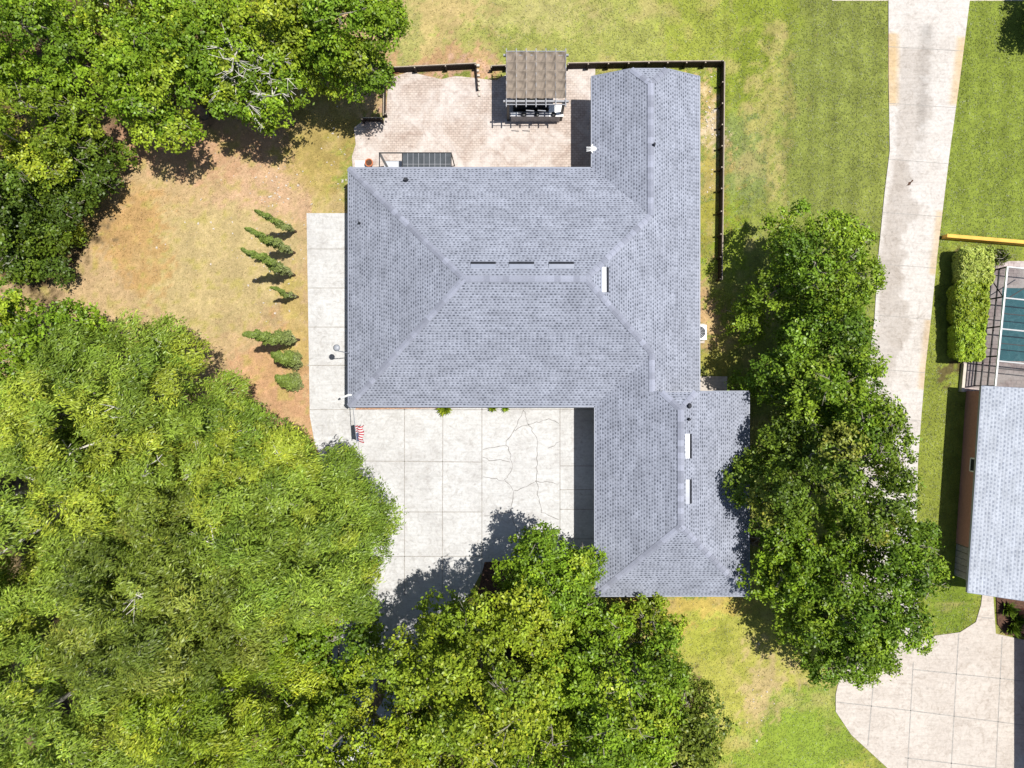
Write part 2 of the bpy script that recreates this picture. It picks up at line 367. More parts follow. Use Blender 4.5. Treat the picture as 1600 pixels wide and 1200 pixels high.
COURT = [(479, 333), (575, 333), (575, 622), (930, 622), (930, 868), (836, 872), (760, 880), (730, 935), (690, 985), (640, 1060), (600, 1200), (500, 1250), (520, 1010), (548, 880), (532, 790), (508, 730), (492, 694), (484, 650)]
ct = struct('driveway', MB().prism(wp(COURT, .03), -.12, .03), M['court'])
struct('joint', strips([[(632, 637), (632, 930)], [(692, 637), (691, 930)], [(753, 637), (753, 905)], [(538, 720), (753, 722)], [(560, 800), (753, 800)], [(560, 870), (753, 869)],
    [(875, 640), (875, 868)], [(484, 640), (930, 640)], [(481, 389), (560, 389)], [(481, 450), (560, 450)], [(481, 511), (560, 511)], [(481, 571), (560, 571)], [(875, 728), (930, 728)], [(875, 765), (930, 765)], [(875, 796), (930, 796)], [(875, 842), (930, 842)]], .045, .034), M['joint'], ct)
struct('crack', strips([[(755, 702), (790, 695), (803, 672), (819, 640)], [(755, 746), (790, 752), (800, 731), (797, 705), (790, 695)], [(790, 752), (803, 768), (797, 800), (815, 850)], [(803, 768), (838, 752), (873, 756)],
    [(803, 672), (826, 664), (840, 690), (838, 752)], [(826, 664), (858, 654), (873, 662)], [(819, 640), (826, 664)], [(797, 800), (757, 806)], [(838, 752), (846, 800), (873, 812)], [(560, 690), (562, 712), (567, 745), (570, 770)], [(755, 716), (797, 722)], [(856, 700), (875, 690)]], .034, .036, 1.0), M['crack'], ct)

def lane():
    Lp = [(1388, -60), (1388, 0), (1388, 120), (1390, 235), (1382, 300), (1372, 400), (1366, 500), (1356, 570), (1348, 640), (1338, 720), (1330, 800), (1322, 880), (1318, 945), (1316, 985)]
    Rp = [(1522, -60), (1515, 0), (1500, 120), (1484, 235), (1476, 300), (1464, 400), (1454, 500), (1446, 570), (1440, 640), (1434, 720), (1432, 800), (1430, 880), (1434, 945), (1437, 985)]
    n = len(Lp); t = np.linspace(0, n-1, 260); ii = np.arange(n)
    L = np.stack([np.interp(t, ii, [p[k] for p in Lp]) for k in (0, 1)], 1); R = np.stack([np.interp(t, ii, [p[k] for p in Rp]) for k in (0, 1)], 1)
    m = 25; a = np.linspace(0, 1, m)[None, :, None]; Q = L[:, None]*(1-a)+R[:, None]*a
    x = (Q[..., 0]-800)*S; y = (600-Q[..., 1])*S; v = np.stack([x, y, np.full_like(x, .028)], -1).reshape(-1, 3)
    f = [(i*m+j, (i+1)*m+j, (i+1)*m+j+1, i*m+j+1) for i in range(len(t)-1) for j in range(m-1)]
    mb = MB(); mb.add(v, f); mb.prism([tuple(p) for p in np.concatenate([v[0::m, :2], v[m-1::m, :2][::-1]])[::1]], -.12, .02)
    o = mb.build('lane', M['lane']); tag(o, kind='structure')
    py = Q[..., 1]; A = np.broadcast_to(a[..., 0], py.shape)
    c = np.ones(py.shape+(3,)); slab = np.digitize(py, [75, 162, 250, 332, 412, 492, 575, 650])
    rs = np.array([.15, .75, .7, .9, .85, 1.0, .75, .5, .7, .7, .7, .7])
    nz = .6*fbm(x*1.2, y*.6, 77)+.4*fbm(x*4.5, y*3.2, 78); edge = .58+.32*(fbm(x*0, y*.9, 5)-.5)*2
    st = np.clip((edge-A)*22+(nz-.5)*5, 0, 1)*np.clip((A-.03-(slab < 4)*.16*(1-py/330))*22+(nz-.5)*4, 0, 1)*rs[slab]*(.7+.6*nz)
    for q in range(3): c[..., q] *= 1-st*(.25, .28, .31)[q]
    tr = np.exp(-((A-.5)/.09)**2)*np.clip((330-py)/200, 0, 1)*(py > 40)*.30*nz*1.6; c *= (1-tr)[..., None]
    ru = np.clip((.17-A)*14, 0, 1)*((py > 50) & (py < 162))*1.0+np.clip((A-.86)*14, 0, 1)*(((py > 60) & (py < 165)) | ((py > 500) & (py < 610)) | ((py > 330) & (py < 430)))*.8
    ru = np.clip(ru*(.4+nz), 0, 1)*.8
    for q in range(3): c[..., q] = c[..., q]*(1-ru*(.05, .30, .66)[q])
    cc = np.ones((len(o.data.vertices), 3)); cc[:c.size//3] = c.reshape(-1, 3); face_or_point_col(o.data, cc, 'POINT')
    js = []
    for yy in (75, 162, 250, 332, 412, 492, 575, 650, 726, 805, 885): 
        i = np.argmin(abs(L[:, 1]-yy)); js.append([tuple(L[i]), (R[i][0], R[i][1]+7)])
    struct('joint', strips(js, .03, .032), M['joint'], o)
    mb = MB(); c0 = np.array(P(1421, 286, .033)); an = [random.uniform(.5, 1.2) for _ in range(14)]
    vs = [c0]+[c0+np.array([.30*an[k]*math.cos(k*.449)*.7+.12*math.sin(k*.449), .17*an[k]*math.sin(k*.449)+.16*math.cos(k*.449)*.7, 0]) for k in range(14)]
    mb.add(vs, [(0, 1+k, 1+(k+1) % 14) for k in range(14)]); struct('dark_fleck', mb, M['mulch'], o)  # small dark fleck of irregular outline, laid flat on the lane
lane()
PAD = [(1316, 985.2), (1312, 1058), (1306, 1085), (1306, 1112), (1330, 1148), (1392, 1205), (1450, 1300), (1900, 1300), (1900, 1000), (1600, 1000), (1556, 990), (1552, 930), (1536, 920), (1533, 945), (1525, 972), (1500, 988), (1441, 996), (1437, 985.2)]
pd = struct('parking_pad', MB().prism(wp(PAD, .03), -.12, .03), M['pad'])
struct('joint', strips([[(1498, 990), (1484, 1240)], [(1427, 1035), (1416, 1240)], [(1365, 1065), (1356, 1165)], [(1566, 995), (1554, 1240)], [(1427, 1046), (1600, 1064)], [(1308, 1097), (1420, 1110), (1600, 1133)], [(1414, 1184), (1600, 1206)], [(1534, 965), (1552, 966)]], .05, .034), M['joint'], pd)
struct('pavement', MB().prism([(18, 21.55), (60, 21.55), (60, 24), (18, 24)], -.1, .012), M['pad'])
struct('side_path', MB().prism(wp([(1080, 588), (1136, 588), (1136, 618), (1080, 618)]), -.1, .03), M['pad'])

PATIO = [(552, 275), (550, 245), (556, 225), (553, 200), (566, 190), (600, 189), (604, 170), (606, 140), (612, 122), (640, 112), (662, 118), (690, 124), (712, 119), (740, 122), (756, 124), (775, 126), (800, 112), (885, 105), (930, 105), (930, 275)]
struct('patio', MB().prism(wp(PATIO), -.1, .03), M['pavers'])
struct('flower_bed', MB().prism(wp([(556, 628), (930, 628), (930, 634), (556, 640)]), -.05, .05), M['bed'])
mb_ = MB().prism(wp([(757, 878), (826, 874), (832, 935), (740, 960)]), -.05, .06)
struct('mulch_bed', mb_, M['mulch'])
struct('plant_bed', MB().prism(wp([(1556, 930), (1640, 940), (1640, 998), (1572, 992), (1558, 975)]), -.05, .05), M['mulch'])
struct('pool_deck', MB().prism(wp([(1541, 408), (1700, 408), (1700, 612), (1502, 612), (1504, 566), (1530, 560)]), -.1, .03), M['deck'])
struct('pool_water', MB().prism(wp([(1566, 450), (1700, 452), (1700, 566), (1559, 564)]), -.2, .036), M['water'])

# ------------------------------------------------------------------ the main house
ZE, PI_ = 2.70, .46
def roof_part(mb, uvs, poly, zf, edge, up):
    n = len(mb.v); vs = [(x, y, zf(x, y)) for x, y in poly]; e = unit((*edge, 0))[:2]; u_ = unit((*up, 0))[:2]
    c = math.sqrt(1+PI_**2)
    # counter-clockwise
    a = sum(poly[i][0]*poly[(i+1) % len(poly)][1]-poly[(i+1) % len(poly)][0]*poly[i][1] for i in range(len(poly)))
    if a < 0: vs = vs[::-1]
    mb.add(vs, [tuple(range(len(vs)))])
    uvs.append([(x*e[0]+y*e[1], (x*u_[0]+y*u_[1])*c) for x, y, z in vs])
def set_uv(o, uvs):
    uv = o.data.uv_layers.new(name='UVMap'); fl = [c for f in uvs for c in f]
    for i, c in enumerate(fl): uv.data[i].uv = c
def house():
    t = thing('house', 'large L shaped house under a grey blue shingle hip roof between patio and driveway', 'house', (0, 5, 0))
    off = (0, 5, 0)
    xw, xe, ys, yn = -8.54, 9.80, -1.17, 11.30; hf = (yn-ys)/2; ym = (yn+ys)/2; rw, re = xw+hf, xe-hf
    xl, yt, c = 4.18, 16.07, .91; xr = (xl+xe)/2; hw = xr-xl; my = yn-hw
    xg, xge, yg, ygb = 4.35, 12.39, -.40, -11.08; x2 = (xg+xe)/2; m2 = ys+(x2-xg); gr = (xg+xge)/2; cg = .87; gend = ygb+(gr-xg)
    z = lambda d: ZE+PI_*d
    zN = lambda x, y: z(yn-y); zW = lambda x, y: z(x-xw); zS = lambda x, y: z(y-ys); zE = lambda x, y: z(xe-x)
    zUW = lambda x, y: z(x-xl); zGW = lambda x, y: z(x-xg); zGE = lambda x, y: z(xge-x); zGS = lambda x, y: z(y-ygb)
    zUC = lambda x, y: z(hw)-PI_*(y-(yt-c)); zGC = lambda x, y: z(gr-xg)-PI_*(y-(yg-cg))
    mb = MB(); uv = []
    R_ = lambda poly, zf, e, u: roof_part(mb, uv, poly, zf, e, u)
    R_([(xw, yn), (rw, ym), (re, ym), (xr, my), (xl, yn)], zN, (1, 0), (0, -1))
    R_([(xw, ys), (rw, ym), (xw, yn)], zW, (0, 1), (1, 0))
    R_([(xw, ys), (xg, ys), (x2, m2), (re, ym), (rw, ym)], zS, (1, 0), (0, 1))
    R_([(xe, yg), (xe, yt), (xr+c, yt), (xr, yt-c), (xr, my), (re, ym), (x2, m2), (x2, yg)], zE, (0, 1), (-1, 0))
    R_([(xl, yn), (xr, my), (xr, yt-c), (xr-c, yt), (xl, yt)], zUW, (0, 1), (1, 0))
    R_([(xr-c, yt), (xr, yt-c), (xr+c, yt)], zUC, (1, 0), (0, -1))
    R_([(xg, ygb), (gr, gend), (gr, yg-cg), (gr-cg, yg), (x2, yg), (x2, m2), (xg, ys)], zGW, (0, 1), (1, 0))
    R_([(xge, ygb), (xge, yg), (gr+cg, yg), (gr, yg-cg), (gr, gend)], zGE, (0, 1), (-1, 0))
    R_([(xg, ygb), (xge, ygb), (gr, gend)], zGS, (1, 0), (0, 1))
    R_([(gr-cg, yg), (gr, yg-cg), (gr+cg, yg)], zGC, (1, 0), (0, -1))
    roof = localise(mb, off).build('roof', M['shingle'], t); set_uv(roof, uv)
    # eaves: fascia with a gutter, soffit
    out = [(xw, ys), (xw, yn), (xl, yn), (xl, yt), (xe, yt), (xe, yg), (xge, yg), (xge, ygb), (xg, ygb), (xg, ys)]
    def zr(p): return ZE
    fb = MB(); n = len(out)
    rake = {3: [(xl, yt, ZE), (xr-c, yt, z(hw-c)), (xr+c, yt, z(hw-c)), (xe, yt, ZE)], 5: [(xe, yg, ZE), (xge, yg, ZE)]}
    for i in range(n):
        a, b = out[i], out[(i+1) % n]
        pts = rake[3] if i == 3 else [(a[0], a[1], ZE), (b[0], b[1], ZE)]
        for p, q in zip(pts, pts[1:]):
            p = np.array(p); q = np.array(q); d = unit(q-p); nrm = np.array([-d[1], d[0], 0])  # outwards for this winding
            fb.bar(p+nrm*.025-np.array([0, 0, .085]), q+nrm*.025-np.array([0, 0, .085]), .05, .165)
    gp = [(x2, yg, zE(x2, yg)), (gr-cg, yg, zGW(gr-cg, yg)), (gr+cg, yg, zGE(gr+cg, yg)), (xge, yg, ZE)]
    for p, q in zip(gp, gp[1:]):
        p = np.array(p); q = np.array(q); fb.bar(p+np.array([0, .02, -.06]), q+np.array([0, .02, -.06]), .04, .11)
    localise(fb, off).build('fascia', M['fascia'], t)
    sb = MB(); vs = [(p[0], p[1], ZE-.14) for p in out]; sb.add(vs, [tuple(range(n))]); localise(sb, off).build('soffit', M['soffit'], t)
    # walls: main body, upper wing, garage wing
    wb = MB(); i_ = .5
    wpoly = [(xw+i_, ys+i_), (xw+i_, yn-i_), (xl+i_, yn-i_), (xl+i_, yt-i_), (xe-i_, yt-i_), (xe-i_, yg-i_), (xge-i_, yg-i_), (xge-i_, ygb+i_), (xg+i_, ygb+i_), (xg+i_, ys+i_)]
    wb.prism(wpoly, -.1, ZE-.145)
    gy = yt-.35; wb.add([(xl+i_, gy, ZE-.14), (xe-i_, gy, ZE-.14), (xe-i_, gy, z(i_)-.05), (xr+c, gy, z(hw-c)-.05), (xr-c, gy, z(hw-c)-.05), (xl+i_, gy, z(i_)-.05)], [(0, 1, 2, 3, 4, 5)])
    gy = yg-.06; wb.add([(x2+.05, gy, zE(x2, 0)-.1), (xe+.3, gy, ZE-.1), (xge-.1, gy, ZE-.1), (gr+cg, gy, zGE(gr+cg, 0)-.06), (gr-cg, gy, zGW(gr-cg, 0)-.06)], [(0, 1, 2, 3, 4)])
    localise(wb, off).build('wall', M['stucco'], t)
    # garage doors on the court side, windows and the front door
    for y0 in (-9.6, -5.9, -2.9)[:2]:
        d = MB(); X = xg+i_-.02; d.box(X-.03, y0, .03, X, y0+2.7, 2.2)
        for k in range(1, 4): d.box(X-.045, y0+.05, .03+k*.54, X-.031, y0+2.65, .05+k*.54)
        localise(d, off).build('garage_door', M['white'], t)
    for (x0, x1, y) in ((-6.6, -5.0, ys+i_), (-3.2, -1.6, ys+i_), (2.0, 3.6, ys+i_), (-1.6, .8, yn-i_), (1.4, 3.4, yn-i_)):
        s = -1 if y < 5 else 1; w = MB(); w.box(x0, min(y+s*.003, y+s*.05), .9, x1, max(y+s*.003, y+s*.05), 2.1); wo = localise(w, off).build('window', M['glass'], t)
        f = MB()
        for (a, b, cc, dd) in ((x0-.07, x0, .83, 2.17), (x1, x1+.07, .83, 2.17), (x0, x1, .83, .9), (x0, x1, 2.1, 2.17)): f.box(a, min(y+s*.003, y+s*.07), cc, b, max(y+s*.003, y+s*.07), dd)
        localise(f, off).build('frame', M['white'], wo)
    d = MB(); d.box(.1, ys+i_-.06, .03, 1.15, ys+i_-.003, 2.1); dd = localise(d, off).build('door', M['hose'], t)
    h = MB(); h.box(1.0, ys+i_-.12, 1.0, 1.06, ys+i_-.06, 1.12); localise(h, off).build('handle', M['grey'], dd)
    # ridge and hip caps
    cb = MB(); cols = []
    def caps(a, b, za, zb, w=.155):
        a = np.array([*a, za]); b = np.array([*b, zb]); L = np.linalg.norm(b-a); n = max(1, int(L/.30)); d = (b-a)/n; e = unit(d)
        side = unit(np.cross(e, (0, 0, 1)))
        for k in range(n):
            p = a+d*k; q = p+d*1.02; dn = np.array([0, 0, -.055]); u0 = np.array([0, 0, .02]); u1 = np.array([0, 0, .04])
            vs = [p+u0, q+u1, p+side*w+dn+u0, q+side*w+dn+u1, p-side*w+dn+u0, q-side*w+dn+u1]
            cb.add(vs, [(0, 2, 3, 1), (0, 1, 5, 4), (1, 3, 5)]); g = random.uniform(.86, 1.14) if random.random() < .8 else 1.22
            cols.extend([np.array([.212, .224, .274])*g]*3)
    caps((rw, ym), (re, ym), z(hf), z(hf)); caps((xw, ys), (rw, ym), ZE, z(hf)); caps((xw, yn), (rw, ym), ZE, z(hf))
    caps((xr, my), (re, ym), z(hw), z(hf)); caps((x2, m2), (re, ym), zE(x2, 0), z(hf))
    caps((xr, my), (xr, yt-c), z(hw), z(hw)); caps((xr-c, yt), (xr, yt-c), z(hw-c), z(hw)); caps((xr+c, yt), (xr, yt-c), z(hw-c), z(hw))
    caps((x2, m2), (x2, yg), zE(x2, 0), zE(x2, 0)); zg = z(gr-xg)
    caps((gr, gend), (gr, yg-cg), zg, zg); caps((xg, ygb), (gr, gend), ZE, zg); caps((xge, ygb), (gr, gend), ZE, zg)
    caps((gr-cg, yg), (gr, yg-cg), zGW(gr-cg, 0), zg); caps((gr+cg, yg), (gr, yg-cg), zGE(gr+cg, 0), zg)
    co = localise(cb, off).build('ridge_cap', M['cap'], roof); face_or_point_col(co.data, np.array(cols), 'FACE')
    # vents
    def on(px, py, zf):
        zz = 4.
        for _ in range(30): x, y, _z = P(px, py, zz); zz = zf(x, y)
        return np.array([x, y, zz])
    def vent(px, py, zf, along, down):
        c0 = on(px, py, zf); a = np.array([*along, 0.]); dn = unit(np.array([*down, -PI_])); nr = unit(np.array([down[0]*PI_, down[1]*PI_, 1.]))
        hl = .61; prof = [(-.19, 0), (.0, .0797), (.19, .012), (.19, -.03)]
        vs = [c0+a*s*hl+dn*u+nr*w for s in (-1, 1) for u, w in prof]
        q = MB(); q.add(vs, [(0, 1, 5, 4), (0, 3, 2, 1), (4, 5, 6, 7)]); q.add(vs, [(1, 2, 6, 5), (2, 3, 7, 6)], 1)
        localise(q, off).build('roof_vent', [M['vent'], M['louver']], roof)
    for px in (755, 815, 877): vent(px, 414, zN, (1, 0), (0, 1))
    vent(946, 437, zE, (0, 1), (1, 0)); vent(1076, 697, zGE, (0, 1), (1, 0)); vent(1076, 768, zGE, (0, 1), (1, 0))
    for px, py, zf, r in ((634, 282, zN, .075), (562, 349, zW, .04), (1021, 227, zE, .05), (1076, 634, zGE, .08), (1076, 655, zGE, .05)):
        c0 = on(px, py, zf); q = MB(); q.tube([c0-np.array([0, 0, .1]), c0+np.array([0, 0, .3])], r, 10); q.lathe(c0+np.array([0, 0, -.05]), [(r*2.1, 0), (r*1.5, .1), (r*1.02, .16)], 12)
        localise(q, off).build('vent_pipe', M['louver'], roof)
    # white pipe at the south-west corner of the eave
    q = MB(); a = np.array(P(545, 617, 2.72)); b = np.array(P(533, 622, 2.5)); q.tube([a+np.array([.25, 0, .02]), a, b], .055, 8); localise(q, off).build('outlet_pipe', M['white'], t)
    return on, zUW
on_roof, zUW = house()

# ------------------------------------------------------------------ fixtures on and by the house
def mast():
    a = np.array(P(546, 552, 2.75)); t = thing('round_head_mast', 'thin curved mast with a small round grey head rising from the west eave', 'mast', tuple(a))
    b = np.array(P(527, 548, 4.6)); c = np.array(P(526, 543.5, 5.0))
    localise(MB().tube([a, a*.4+b*.6+np.array([0, 0, .2]), b, c-np.array([0, 0, .06])], .022, 8), a).build('pole', M['grey'], t)
    localise(MB().lathe(c, [(.05, -.06), (.15, -.03), (.17, .02), (.12, .08), (.04, .1)], 20), a).build('head', M['grey'], t, True)
mast()
def antenna():
    c = on_roof(928, 236, zUW); t = thing('roof_antenna', 'small white fan shaped antenna at the patio edge of the roof', 'antenna', tuple(c))
    q = MB(); q.tube([(0, 0, 0), (-.05, 0, .35)], .03, 8); q.build('mount', M['white'], t)
    q = MB()
    for k in range(6):
        an = math.radians(120+k*24); q.bar((-.05, 0, .35), (-.05+.14*math.cos(an)-.02, .27*math.sin(an), .36), .035, .02)
    q.lathe((-.02, 0, .33), [(.09, 0), (.11, .04), (.05, .09)], 12); q.build('fan', M['white'], t)
    q = MB()
    for k in range(3): q.bar((-.12, -.08+k*.08, .32), (-.42, -.1+k*.1, .28), .03, .03)
    q.build('prong', M['white'], t)
antenna()
def flag():
    a = np.array((*P(562, 640, 0)[:2], 1.9)); a[1] = -.70
    t = thing('flag', 'red and white striped flag with blue corner on a pole above the driveway', 'flag', tuple(a))
    top = np.array(P(557.5, 692, 3.35))
    localise(MB().tube([a, top], .018, 8), a).build('pole', M['grey'], t)
    localise(MB().box(a[0]-.06, a[1]-.04, a[2]-.12, a[0]+.06, a[1]+.03, a[2]+.1), a).build('bracket', M['grey'], t)
    d = unit(top-a); s = np.linalg.norm(top-a); n, m = 24, 16; vs = []; uv = []
    for i in range(n):
        for j in range(m):
            u = i/(n-1); v = j/(m-1); p = a+d*(s-.05-.92*(1-v))         # hoist runs along the pole
            drop = u*1.15; w = .10*math.sin(u*9+v*2)*u+.06*math.sin(v*12+u*3)*u
            vs.append((p[0]+w+.14*u, p[1]-.10*u*v+.05*math.sin(u*7), p[2]-drop)); uv.append((u, 1-v if False else v))
    fs = [(i*m+j, (i+1)*m+j, (i+1)*m+j+1, i*m+j+1) for i in range(n-1) for j in range(m-1)]
    o = localise(MB().add(vs, fs), a).build('cloth', M['flag'], t, True)
    l = o.data.uv_layers.new(name='UVMap')
    for lp in o.data.loops: l.data[lp.index].uv = uv[lp.vertex_index]
flag()
def aircon():
    c = P(1088, 521, 0); t = thing('air_conditioner', 'white outdoor air conditioner on a pad at the east wall', 'air conditioner', (10.3, c[1], 0))
    MB().box(-.5, -.55, -.05, .52, .55, .06).build('pad', M['pad'], t, bevel=.01)
    MB().box(-.4, -.42, .061, .42, .42, .85).build('cabinet', M['white'], t, bevel=.03)
    q = MB()
    for r in (.1, .18, .26, .33): q.tube([(r*math.cos(k*.2618), r*math.sin(k*.2618), .875) for k in range(25)], .012, 6, cap=False)
    for k in range(8): q.bar((0, 0, .875), (.33*math.cos(k*.785), .33*math.sin(k*.785), .875), .012, .012)
    q.build('fan_grille', M['grey'], t); MB().lathe((0, 0, .851), [(.34, 0), (.34, .006)], 24).build('fan_opening', M['louver'], t)
aircon()

# ------------------------------------------------------------------ low timber fences
def fence(name, label, pts, h, step, side, group=None):
    w = [np.array(P(x, y, 0)) for x, y in pts]; t = thing(name, label, 'fence', tuple(w[0]), 0, group)
    b = MB(); e = MB(); pos = []
    for p, q in zip(w, w[1:]):
        d = unit(q-p); nrm = np.array([-d[1], d[0], 0])*side; L = np.linalg.norm(q-p)
        for k in range(3): b.bar(p+np.array([0, 0, h*(k+.5)/3]), q+np.array([0, 0, h*(k+.5)/3]), .05, h/3-.012)
        e.bar(p-nrm*.05+np.array([0, 0, h-.03]), q-nrm*.05+np.array([0, 0, h-.03]), .045, .05)
        n = max(1, round(L/step)); pos += [p+d*L*k/n+nrm*.08 for k in range(n)]
    pos.append(w[-1]+nrm*.08-d*.05)
    localise(b, w[0]).build('board', M['timber'], t); localise(e, w[0]).build('top_rail', M['timbertop'], t)
    for p in pos:
        q = MB(); q.bar(p, p+np.array([0, 0, h+.07]), .10, .10); localise(q, w[0]).build('post', M['timber'], t)
        q = MB(); q.bar(p+np.array([0, 0, h+.071]), p+np.array([0, 0, h+.10]), .06, .06)
        localise(q, w[0]).build('post_cap', M['timbertop'], t)
FG = 'low dark timber fences round the patio'
fence('timber_fence', 'long dark low fence that turns a corner round the north east house wing', [(886, 107.5), (1010, 105), (1126, 104), (1124, 300), (1122, 440)], .62, 1.15, -1, FG)
fence('timber_fence', 'dark low fence along the top edge of the patio left of the pergola', [(603, 114), (745, 107)], .58, 1.9, -1, FG)
fence('timber_fence', 'thin weathered fence down the left edge of the patio under the tree shade', [(603, 116), (602, 184)], .35, 2.4, 1, FG)
fence('timber_fence', 'shortest dark timber fence at the lower left corner of the patio', [(569, 190), (600, 190)], .45, 1.1, -1, FG)
fence('timber_fence', 'short dark fence piece tucked behind the left side of the pergola', [(768, 110), (792, 109)], .5, .85, -1, FG)
def stone_edge():
    t = thing('stone_edging', 'short row of whitish blocks ending on the patio beside the dark fence', 'edging', P(748, 106, 0))
    for k in range(7):
        c = P(746.5+.5*k+random.uniform(-.8, .8), 104+k*7.4, 0); q = MB(); w = random.uniform(.05, .10); q.box(c[0]-w, c[1]-random.uniform(.05, .11), .0, c[0]+w, c[1]+random.uniform(.05, .11), random.uniform(.10, .2))
        localise(q, P(748, 106, 0)).build('block', M['stone'], t, bevel=.02)
    q = MB(); a = P(744, 104, 0); b = P(746.5, 143, 0); q.bar((a[0], a[1], .2), (b[0], b[1], .15), .06, .3); localise(q, P(748, 106, 0)).build('board', M['timber'], t)
stone_edge()

# ------------------------------------------------------------------ pergola, bar, stools
def pergola():
    zt = 2.6; x0, y1, _ = P(790, 80, zt); x1, y0, _ = P(885, 163, zt); o = ((x0+x1)/2, (y0+y1)/2, 0)
    t = thing('pergola', 'grey metal pergola with a quilted taupe canvas cover on the patio', 'pergola', o)
    W = (x1-x0)/2; D = (y1-y0)/2
    for sx in (-1, 1):
        for sy in (-1, 1): MB().box(sx*(W-.12)-.07, sy*(D-.18)-.07, 0, sx*(W-.12)+.07, sy*(D-.18)+.07, zt-.16).build('post', M['black'], t)
    for sy in (-1, 1): MB().bar((-W-.12, sy*(D-.18), zt-.08), (W+.12, sy*(D-.18), zt-.08), .09, .15).build('beam', M['palegrey'], t)
    n = 7
    for k in range(n):
        x = -W+.04+(2*W-.08)*k/(n-1); MB().bar((x, -D-.16, zt+.05), (x, D+.10, zt+.05), .045, .11).build('rafter', M['palegrey'], t)
    for y in (-D-.02, D-.02): MB().bar((-W, y, zt+.02), (W, y, zt+.02), .04, .05).build('cross_bar', M['palegrey'], t)
    for k in (2, 3.18): 
        x = -W+.04+(2*W-.08)*k/(n-1); MB().bar((x, -D-.3, zt-.05), (x+.42, -D-.33, zt-.05), .04, .05).build('cross_bar', M['palegrey'], t)
    # canvas sagging between its laths
    nu, nv = 97, 81; vs = []; yb = -D+.26; yt = D-.10
    for j in range(nv):
        for i in range(nu):
            u = i/(nu-1); v = j/(nv-1); x = -W+.03+(2*W-.06)*u; y = yb+(yt-yb)*v
            s = abs(math.sin(math.pi*6*u))**.6*abs(math.sin(math.pi*5*v+.02))**.6
            wr = .018*math.sin(x*9+y*13+3*math.sin(y*4))*(.4+.6*v)+.012*math.sin(x*31-y*11)+.02*math.exp(-((v-.44-.03*u)/.012)**2)
            edge = .012*math.sin(u*40)*(v > .98 or v < .02)
            vs.append((x, y+edge, zt+.14-.19*s+wr))
    fs = [(j*nu+i, j*nu+i+1, (j+1)*nu+i+1, (j+1)*nu+i) for j in range(nv-1) for i in range(nu-1)]
    MB().add(vs, fs).build('canvas', M['canvas'], t, True)
    return o, W, D
pg, PW, PD = pergola()
def bar_counter():
    z = 1.0; a = P(797, 174.5, z); b = P(872, 182, z); c = (a[0]*.5+b[0]*.5, a[1]*.5+b[1]*.5, 0)
    t = thing('bar_counter', 'grey topped outdoor bar counter at the open side of the pergola', 'counter', c)
    w = (b[0]-a[0])/2; d = (a[1]-b[1])/2
    MB().box(-w, -d, z-.05, w*.62, d, z).build('worktop', M['counter'], t, bevel=.01); MB().box(w*.622, -d, z-.05, w*1.22, d+.42, z).build('serving_top', M['white'], t, bevel=.01)
    MB().box(-w+.06, -d+.06, 0.03, w*1.1, d-.06, z-.052).build('cabinet', M['counter'], t)
    MB().box(-w+.04, -d+.05, z+.002, -w+.42, d-.05, z+.02).build('sink', M['white'], t)
    t = thing('grill', 'black barbecue grill under the pergola behind the grey bar counter', 'grill', (c[0]-.1, c[1]+.62, 0))
    MB().box(-1.05, -.26, .05, .85, .3, .9).build('body', M['black'], t, bevel=.02); MB().tube([(-1.0, 0, .9), (.8, 0, .9)], .24, 14).build('lid', M['black'], t, True)
    MB().box(.86, -.26, .05, 1.15, .3, .92).build('side_shelf', M['counter'], t)
    for i, px in enumerate((818, 839, 865)):
        q = P(px, 178.5, 1.12); s = thing('bar_stool', ('leftmost', 'middle', 'rightmost')[i]+' of three round black stools along the grey bar counter', 'stool', (q[0], q[1], 0), 0, 'black stools at the bar')
        MB().lathe((0, 0, 1.05), [(.10, 0), (.13, .02), (.135, .06), (.11, .09)], 20).build('seat', M['black'], s, True)
        MB().tube([(0, 0, 1.001), (0, 0, 1.05)], .04, 8).build('stem', M['black'], s)
bar_counter()

# ------------------------------------------------------------------ smoked patio canopy, pot, mat, hose
def canopy():
    z = 2.15; a = P(593, 242, z); b = P(705, 259, z); o = ((a[0]+b[0])/2, (a[1]+b[1])/2, 0); w = (b[0]-a[0])/2; d = (a[1]-b[1])/2+.12
    t = thing('patio_enclosure', 'black framed patio enclosure with smoked roof panels against the house eave', 'enclosure', o); xs = -w+.32*2*w
    for x in (-w, xs, w): MB().box(x-.025, d-.05, .03, x+.025, d, z).build('post', M['black'], t)
    MB().bar((-w-.03, d-.025, z+.03), (w+.03, d-.025, z+.03), .05, .06).build('beam', M['black'], t)
    MB().bar((-w-.03, -d, z+.03), (w+.03, -d, z+.03), .05, .06).build('beam', M['black'], t)
    for k in range(3):
        x = (-w, xs, w)[k]; MB().bar((x, -d+.026, z+.03), (x, d-.051, z+.03), .05, .05).build('side_beam', M['black'], t)
    MB().bar((-w+.03, d-.08, z+.0), (-w+.42, -d+.02, z-.2), .13, .03).build('brace', M['black'], t)
    MB().box(-w+.05, -d+.06, 1.05, xs-.05, d-.08, 1.08).build('side_panel', M['panel'], t)
    MB().box(xs+.03, -d+.03, z+.02, w-.03, d-.055, z+.045).build('roof_panel', M['polyc'], t)
    for k in range(1, 9):
        x = xs+(w-xs)*k/9; MB().bar((x, -d+.03, z+.062), (x, d-.056, z+.062), .02, .03).build('rib', M['grey'] if k % 2 else M['palegrey'], t)
    MB().bar((xs+.04, -d+.18, z+.066), (w-.04, -d+.18, z+.066), .02, .02).build('rib', M['palegrey'], t)
canopy()
